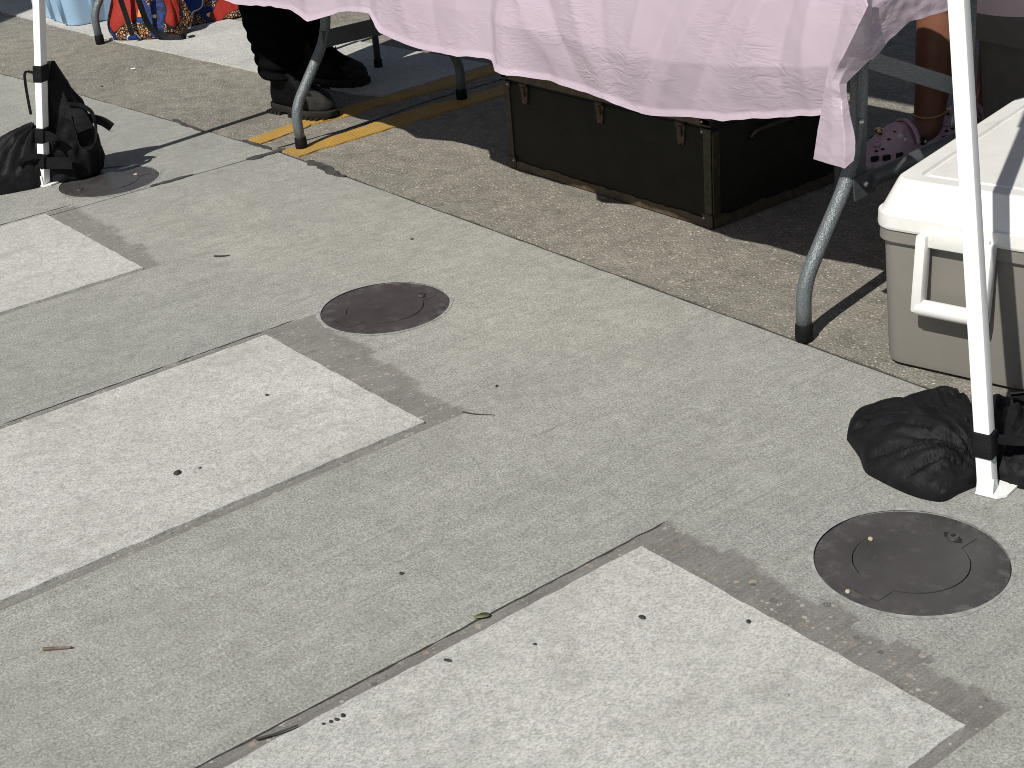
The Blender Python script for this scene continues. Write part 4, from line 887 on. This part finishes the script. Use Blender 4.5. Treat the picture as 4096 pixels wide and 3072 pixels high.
p2 = thing('person', (-2.48, 3.35, 0), 'bare-legged person in pink foam clogs behind the table, gold chain at the ankle', 'person')
def clog(par, heel, ang):
    d = Vector((cos(ang), sin(ang), 0)); n = Vector((-d.y, d.x, 0))
    up = [(0.0, 0.004, 0.262, 0.044, 0), (0.004, 0.0, 0.268, 0.048, 0), (0.020, -0.002, 0.272, 0.051, 0), (0.022, 0.0, 0.270, 0.0495, 0), (0.036, 0.0, 0.268, 0.050, 0), (0.050, 0.002, 0.258, 0.049, 0), (0.064, 0.010, 0.240, 0.046, 0), (0.076, 0.075, 0.216, 0.042, 0), (0.088, 0.105, 0.190, 0.037, 0), (0.098, 0.118, 0.166, 0.030, 0), (0.104, 0.126, 0.150, 0.020, 0)]
    bm = new(); loft(bm, rings_foot(up, heel, ang, 48)); o = fin('clog', bm, M['clog'], par, True)
    H = Vector((*heel, 0))
    bm = new(); tube(bm, smooth_path([H + d * 0.112 + n * 0.052 + Vector((0, 0, 0.056)), H + d * 0.118 + n * 0.036 + Vector((0, 0, 0.094)), H + d * 0.122 + Vector((0, 0, 0.112)), H + d * 0.118 - n * 0.036 + Vector((0, 0, 0.094)), H + d * 0.112 - n * 0.052 + Vector((0, 0, 0.056))], 6), 0, flat=(0.016, 0.006)); fin('collar_band', bm, M['clog'], o, True)
    def on_top(x, y, z, r, m, nm, k=0.5):
        bm = new(); bmesh.ops.create_uvsphere(bm, u_segments=12, v_segments=8, radius=r, matrix=Matrix.Translation(H + d * x + n * y + Vector((0, 0, z))) @ Matrix.Diagonal((1, 1, k, 1))); fin(nm, bm, m, o, True)
    for x, y, z in ((0.17, 0.02, 0.092), (0.195, 0.028, 0.078), (0.195, -0.005, 0.084), (0.22, 0.012, 0.070), (0.22, 0.036, 0.058), (0.165, -0.02, 0.092), (0.205, -0.03, 0.072), (0.236, 0.030, 0.054)): on_top(x, y, z, 0.0052, M['gap'], 'vent_hole')
    for x, y in ((0.215, 0.047), (0.176, 0.050), (0.245, 0.036)):
        bm = new(); box(bm, H + d * x + n * y + Vector((0, 0, 0.036)), (0.022, 0.010, 0.014), Matrix.Rotation(ang, 4, 'Z'), 0.002, 1); fin('side_vent', bm, M['gap'], o)
    on_top(0.165, 0.037, 0.082, 0.0105, M['pearl'], 'charm', 0.9); on_top(0.155, 0.044, 0.073, 0.0065, M['pearl'], 'charm', 0.9); on_top(0.20, -0.01, 0.094, 0.011, M['gold'], 'charm', 0.8); on_top(0.228, 0.022, 0.068, 0.010, M['clog'], 'charm', 0.6)
    on_top(0.098, 0.050, 0.060, 0.0115, M['gap'], 'strap_rivet', 1.0); on_top(0.098, 0.056, 0.060, 0.0065, M['rivet'], 'strap_rivet', 1.0)
    return o
ang1 = radians(-104); hl1 = (-2.385, 3.275); clog(p2, hl1, ang1)
ang2 = radians(-98); hl2 = (-2.375, 3.530); clog(p2, hl2, ang2)
ax1 = Vector((hl1[0] + 0.05 * cos(ang1), hl1[1] + 0.05 * sin(ang1), 0)); ax2 = Vector((hl2[0] + 0.05 * cos(ang2), hl2[1] + 0.05 * sin(ang2), 0))
t1 = Vector((hl1[0] + 0.16 * cos(ang1), hl1[1] + 0.16 * sin(ang1), 0)); t2 = Vector((hl2[0] + 0.16 * cos(ang2), hl2[1] + 0.16 * sin(ang2), 0))
V = [(-2.48, 3.52, 0.88, 0.15, 0.11), (-2.48, 3.50, 1.10, 0.12, 0.095), (-2.48, 3.50, 1.30, 0.15, 0.10), (-2.48, 3.49, 1.41, 0.052), (-2.48, 3.47, 1.50, 0.07), (-2.48, 3.46, 1.60, 0.09), (-2.48, 3.47, 1.68, 0.065),
     (-2.44, 3.40, 0.74, 0.088), (-2.40, 3.26, 0.475, 0.066), (ax1.x, ax1.y + 0.040, 0.40, 0.064), (ax1.x, ax1.y + 0.036, 0.31, 0.066), (ax1.x, ax1.y + 0.022, 0.20, 0.052), (ax1.x, ax1.y + 0.012, 0.115, 0.044), (ax1.x, ax1.y + 0.006, 0.07, 0.048), (t1.x, t1.y, 0.045, 0.03),
     (-2.44, 3.56, 0.74, 0.088), (-2.39, 3.52, 0.475, 0.066), (ax2.x, ax2.y + 0.045, 0.38, 0.064), (ax2.x, ax2.y + 0.04, 0.28, 0.062), (ax2.x, ax2.y + 0.022, 0.18, 0.050), (ax2.x, ax2.y + 0.012, 0.115, 0.044), (ax2.x, ax2.y, 0.07, 0.048), (t2.x, t2.y, 0.045, 0.03),
     (-2.30, 3.50, 1.32, 0.05), (-2.24, 3.46, 1.06, 0.04), (-2.28, 3.28, 0.92, 0.03), (-2.29, 3.20, 0.90, 0.032, 0.02), (-2.29, 3.12, 0.89, 0.012),
     (-2.66, 3.50, 1.32, 0.05), (-2.72, 3.46, 1.06, 0.04), (-2.68, 3.28, 0.92, 0.03), (-2.67, 3.20, 0.90, 0.032, 0.02), (-2.67, 3.12, 0.89, 0.012)]
Ed = [(0, 1), (1, 2), (2, 3), (3, 4), (4, 5), (5, 6), (0, 7), (7, 8), (8, 9), (9, 10), (10, 11), (11, 12), (12, 13), (13, 14), (0, 15), (15, 16), (16, 17), (17, 18), (18, 19), (19, 20), (20, 21), (21, 22), (2, 23), (23, 24), (24, 25), (25, 26), (26, 27), (2, 28), (28, 29), (29, 30), (30, 31), (31, 32)]
skin('body', V, Ed, M['skin'], p2)
skin('shorts', [(-2.48, 3.52, 0.90, 0.165, 0.125), (-2.44, 3.40, 0.74, 0.115), (-2.42, 3.34, 0.60, 0.11), (-2.44, 3.56, 0.74, 0.115), (-2.42, 3.55, 0.60, 0.11)], [(0, 1), (1, 2), (0, 3), (3, 4)], M['denim'], p2)
skin('shirt', [(-2.48, 3.52, 0.86, 0.165, 0.125), (-2.48, 3.50, 1.10, 0.14, 0.11), (-2.48, 3.50, 1.32, 0.165, 0.115), (-2.31, 3.50, 1.32, 0.07), (-2.25, 3.47, 1.16, 0.06), (-2.65, 3.50, 1.32, 0.07), (-2.71, 3.47, 1.16, 0.06)], [(0, 1), (1, 2), (2, 3), (3, 4), (2, 5), (5, 6)], M['shirt'], p2)
bm = new(); bmesh.ops.create_icosphere(bm, subdivisions=3, radius=0.11, matrix=Matrix.Translation((-2.48, 3.485, 1.62)) @ Matrix.Diagonal((0.95, 1, 1.1, 1))); fin('hair', bm, M['hair'], p2, True)
bm = new(); ac = Vector((ax1.x, ax1.y + 0.012, 0.112))
for k in range(44):                                                   # linked gold chain
    a = 2 * pi * k / 44; q = ac + Vector((0.043 * cos(a), 0.045 * sin(a), 0.004 * sin(a * 2) + 0.006 * cos(a)))
    bmesh.ops.create_uvsphere(bm, u_segments=6, v_segments=4, radius=0.0034, matrix=Matrix.Translation(q) @ Matrix.Rotation(a, 4, 'Z') @ Matrix.Rotation(0.6 if k % 2 else -0.6, 4, 'X') @ Matrix.Diagonal((0.6, 1.2, 0.8, 1)))
fin('anklet', bm, M['gold'], p2, True)

# ================================================================== NEIGHBOURING STALL
T2 = thing('folding_table', (-6.9, 2.75, 0), 'grey-legged folding table of the neighbouring stall on the far left', 'table')
for X in (-5.985, -8.05): table_frame(T2, X, 2.411, 3.06, X, X, 1)
bm = new(); box(bm, (-7.02, 2.74, 0.7325), (2.42, 0.75, 0.025), None, 0.008, 3); fin('table_top', bm, M['tabletop'], T2, True, angle=radians(40))
bin_ = thing('storage_bin', (-6.66, 2.76, 0), 'pale blue plastic storage bin under the far left table', 'bin', rz=radians(-3))
bm = new(); rg = []
for z, g in ((0.006, -0.02), (0.010, -0.006), (0.02, 0.0), (0.16, 0.028), (0.30, 0.055), (0.304, 0.08), (0.33, 0.082)): rg.append(rrect(0, 0, 0.54 + g, 0.56 + g, 0.055, z, 6))
loft(bm, rg); tub = fin('tub', bm, M['blue'], bin_, True, local=True, angle=radians(40))
for s, k in ((1, -0.17), (1, 0.0), (1, 0.17)):
    bm = new(); tube(bm, [(0.270, k, 0.02), (0.300, k * 1.06, 0.30)], [0.014, 0.018], 8); fin('rib', bm, M['blue'], tub, True, local=True)
for k in (-0.14, 0.05, 0.2):
    bm = new(); tube(bm, [(k, -0.280, 0.02), (k * 1.06, -0.312, 0.30)], [0.014, 0.018], 8); fin('rib', bm, M['blue'], tub, True, local=True)
bm = new(); rg = [rrect(0, 0, 0.635, 0.655, 0.06, 0.331, 6), rrect(0, 0, 0.635, 0.655, 0.06, 0.352, 6), rrect(0, 0, 0.58, 0.60, 0.05, 0.36, 6)]; loft(bm, rg); fin('lid', bm, M['blue'], bin_, True, local=True, angle=radians(40))

bag = thing('tote_bag', (-5.88, 2.62, 0), 'red, blue and orange wax-print cloth bag slumped beside the far left table leg', 'bag')
def soft(base, ux, half, depth, H, lean, seed, seg=64, tip=0.55, n=26):
    """A slumped cloth bag: flattened rings rising from the ground."""
    u = Vector((ux[0], ux[1], 0)).normalized(); w = Vector((-u.y, u.x, 0)); rings = []
    for q in range(n + 1):
        t = q / n; z = 0.002 + H * t; sag = 1 + 0.13 * sin(pi * min(1, t * 1.8)) * (1 - t); ring = []
        for k in range(seg):
            a = 2 * pi * k / seg; c, s = cos(a), sin(a)
            hx = half * (1 - (1 - tip) * t ** 1.4) * sag; hy = depth * (1 - 0.65 * t) * sag * (0.8 if q == 0 else 1)
            nz = 1 + 0.16 * mnoise.noise(Vector((c * 2.0, s * 2.0, z * 7 + seed))) + 0.10 * (abs(mnoise.noise(Vector((a * 2.6, z * 8, seed)))) * 2 - 0.5)
            p = Vector((base[0], base[1], z)) + u * hx * math.copysign(abs(c) ** 0.7, c) * nz + w * hy * math.copysign(abs(s) ** 0.85, s) * nz + Vector((lean[0], lean[1], 0)) * t
            ring.append(p)
        rings.append(ring)
    bm = new(); loft(bm, rings); return bm
fin('pouch', soft((-5.905, 2.605), (0.70, 0.72), 0.155, 0.085, 0.40, (-0.02, 0.03), 2.0), M['print'], bag, True)
fin('side_pouch', soft((-5.965, 2.93), (0.10, 1.0), 0.235, 0.07, 0.115, (-0.02, 0.04), 6.0, tip=0.75), M['print'], bag, True)
ribbon([(-5.80, 2.52, 0.30), (-5.79, 2.535, 0.16), (-5.785, 2.56, 0.06), (-5.745, 2.61, 0.020), (-5.70, 2.65, 0.014), (-5.70, 2.68, 0.03), (-5.735, 2.68, 0.036)], 0.024, bag, name='strap', tdir=(0.2, 0.5, 0.6))
ribbon([(-5.875, 2.475, 0.34), (-5.865, 2.485, 0.2), (-5.855, 2.495, 0.10), (-5.845, 2.50, 0.035)], 0.022, bag, name='strap', tdir=(0.6, 0.7, 0.1))
par = thing('shade_parasol', (-7.37, -0.49, 0), 'tan market umbrella added out of view to shade the top left corner', 'shade_parasol')  # added out of view, only to cast the far left ground shadow
bm = new(); tube(bm, [(-7.37, -0.49, 0.0), (-7.37, -0.49, 2.5)], 0.022, 12); fin('pole', bm, M['twig'], par, True)
for k in range(8):
    a, b = 2 * pi * k / 8 + 0.2, 2 * pi * (k + 1) / 8 + 0.2; c = Vector((-7.37, -0.49, 0)); bm = new()
    e0, e1 = c + Vector((1.62 * cos(a), 1.62 * sin(a), 2.02)), c + Vector((1.62 * cos(b), 1.62 * sin(b), 2.02)); tp = bm.verts.new(c + Vector((0, 0, 2.48))); ed = []
    for j in range(9): ed.append(bm.verts.new(e0.lerp(e1, j / 8)))
    for j in range(8): bm.faces.new((tp, ed[j], ed[j + 1]))
    lo = [bm.verts.new(v.co + Vector((0, 0, -0.10 - 0.07 * abs(sin(j * pi / 2))))) for j, v in enumerate(ed)]
    for j in range(8): bm.faces.new((ed[j], lo[j], lo[j + 1], ed[j + 1]))
    fin('canopy_panel', bm, M['shade_parasol'], par)
bm = new(); bmesh.ops.create_cone(bm, cap_ends=True, segments=32, radius1=0.25, radius2=0.22, depth=0.08, matrix=Matrix.Translation((-7.37, -0.49, 0.045))); fin('base', bm, M['dark_steel'], par)

# ================================================================== SMALL LITTER
def chip(x, y, r, mat, label, cat='stone chip', z=0.0, el=1.4, seed=0, name='stone_chip', group=None):
    r *= 0.68
    bm = new(); bmesh.ops.create_icosphere(bm, subdivisions=2, radius=r)
    ra = random.random() * 6
    for v in bm.verts:
        v.co *= 1 + 0.35 * mnoise.noise(v.co * (1.1 / r) + Vector((seed, 0, 0))); v.co = Matrix.Rotation(ra, 3, 'Z') @ Vector((v.co.x * el, v.co.y, v.co.z * 0.6))
        v.co += Vector((x, y, z + r * 0.5))
    return tag(fin(name, bm, mat), label, cat, group)
PZ = 0.0062
chip(-2.287, 0.902, 0.0085, M['stone'], 'largest black stone chip on the middle white bar', z=PZ, seed=1)
chip(-2.275, 0.942, 0.0035, M['stone'], 'tiny black speck beside the large chip on the middle white bar', z=PZ, seed=2)
chip(-2.450, 1.185, 0.0045, M['stone'], 'small black chip near the far edge of the middle white bar', z=PZ, seed=3)
chip(-1.720, 1.012, 0.0045, M['stone'], 'small black chip on the bare concrete between the two nearest white bars', seed=4)
chip(-1.354, 1.195, 0.0062, M['stone'], 'black stone chip near the corner of the nearest white bar', z=PZ, seed=5)
chip(-1.237, 1.298, 0.005, M['stone'], 'black stone chip at the edge of the nearest white bar by the dark patch', z=PZ, seed=6)
for i, (x, y) in enumerate(((-1.481, 0.717), (-1.478, 0.727), (-1.476, 0.735), (-1.477, 0.746))):
    chip(x, y, 0.003 + 0.0006 * i, M['stone'], ('smallest and lowest', 'second lowest', 'second highest', 'largest and highest')[i] + ' of four black specks in a row on the nearest white bar', z=PZ, seed=10 + i, group='row of four black specks')
chip(-1.475, 0.925, 0.0045, M['stone'], 'black chip close to the left edge of the nearest white bar', z=PZ, seed=15, el=2.2)
chip(-1.416, 1.040, 0.0034, M['stone'], 'tiny black speck inside the left edge of the nearest white bar', z=PZ, seed=16)
chip(-1.261, 1.602, 0.0058, M['tan_stone'], 'tan pebble on the nearest round cover, towards its far rim', 'pebble', 0.0, 1.3, 17, 'pebble')
chip(-1.191, 1.464, 0.0062, M['tan_stone'], 'pale pebble on the near rim of the nearest round cover', 'pebble', 0.0, 1.2, 18, 'pebble')
chip(-4.111, 1.683, 0.006, M['tan_stone'], 'pale wood chip on the shaded round cover', 'wood chip', 0.0, 1.6, 19, 'wood_chip')
chip(-2.976, 1.912, 0.006, M['twig'], 'small brown crumb on the concrete below the trunk', 'crumb', 0.0, 1.2, 20, 'crumb')
chip(-5.416, 2.293, 0.009, M['paper'], 'white paper scrap on the road beside the left tent leg', 'paper scrap', 0.0, 2.0, 21, 'paper_scrap')
chip(-5.268, 2.094, 0.007, M['twig'], 'brown dead leaf bit on the road near the joint', 'leaf', 0.0, 1.4, 22, 'leaf_bit')
chip(-1.94, 2.22, 0.0045, M['stone'], 'black chip on the road beside the right table leg', 'stone chip', 0.0, 1.4, 23)
chip(-2.143, 1.536, 0.004, M['stone'], 'small dark speck on the concrete beyond the dark patch of the middle bar', 'stone chip', 0.0, 1.8, 24)
def twig(pts, r, mat, label, name='twig', cat='twig'):
    bm = new(); P = smooth_path(pts, 6); tube(bm, P, [r * (1 - 0.5 * i / len(P)) for i in range(len(P))], 8); return tag(fin(name, bm, mat, None, True), label, cat)
twig([(-1.942, 0.500, 0.003), (-1.930, 0.515, 0.003), (-1.914, 0.534, 0.003)], 0.0032, M['twig'], 'short brown twig on the bare concrete at the lower left')
twig([(-2.10, 1.418, 0.0035), (-2.072, 1.432, 0.003), (-2.045, 1.455, 0.002)], 0.0011, M['dark_twig'], 'thin dark stem beside the corner of the middle white bar')
twig([(-1.520, 0.632, 0.006), (-1.512, 0.655, 0.006), (-1.505, 0.690, 0.006)], 0.0019, M['dark_twig'], 'dark stick lying along the edge of the nearest white bar')
twig([(-3.275, 1.505, 0.003), (-3.262, 1.515, 0.003), (-3.250, 1.535, 0.002)], 0.003, M['dark_twig'], 'tiny dark twig on the concrete past the farthest white bar')
bm = new(); lp = [(0.0125 * cos(a), 0.006 * sin(a) * (1 + 0.25 * cos(a))) for a in [2 * pi * i / 20 for i in range(20)]]
loft(bm, [[Vector((-1.531 + x * 0.45 - y * 0.9, 1.030 + x * 0.9 + y * 0.45, 0.004 + 8 * y * y * 4)) for x, y in lp], [Vector((-1.531 + x * 0.45 - y * 0.9, 1.030 + x * 0.9 + y * 0.45, 0.0048 + 8 * y * y * 4)) for x, y in lp]])
tag(fin('leaf', bm, M['leaf'], None, True), 'small olive green leaf at the edge of the nearest white bar', 'leaf')
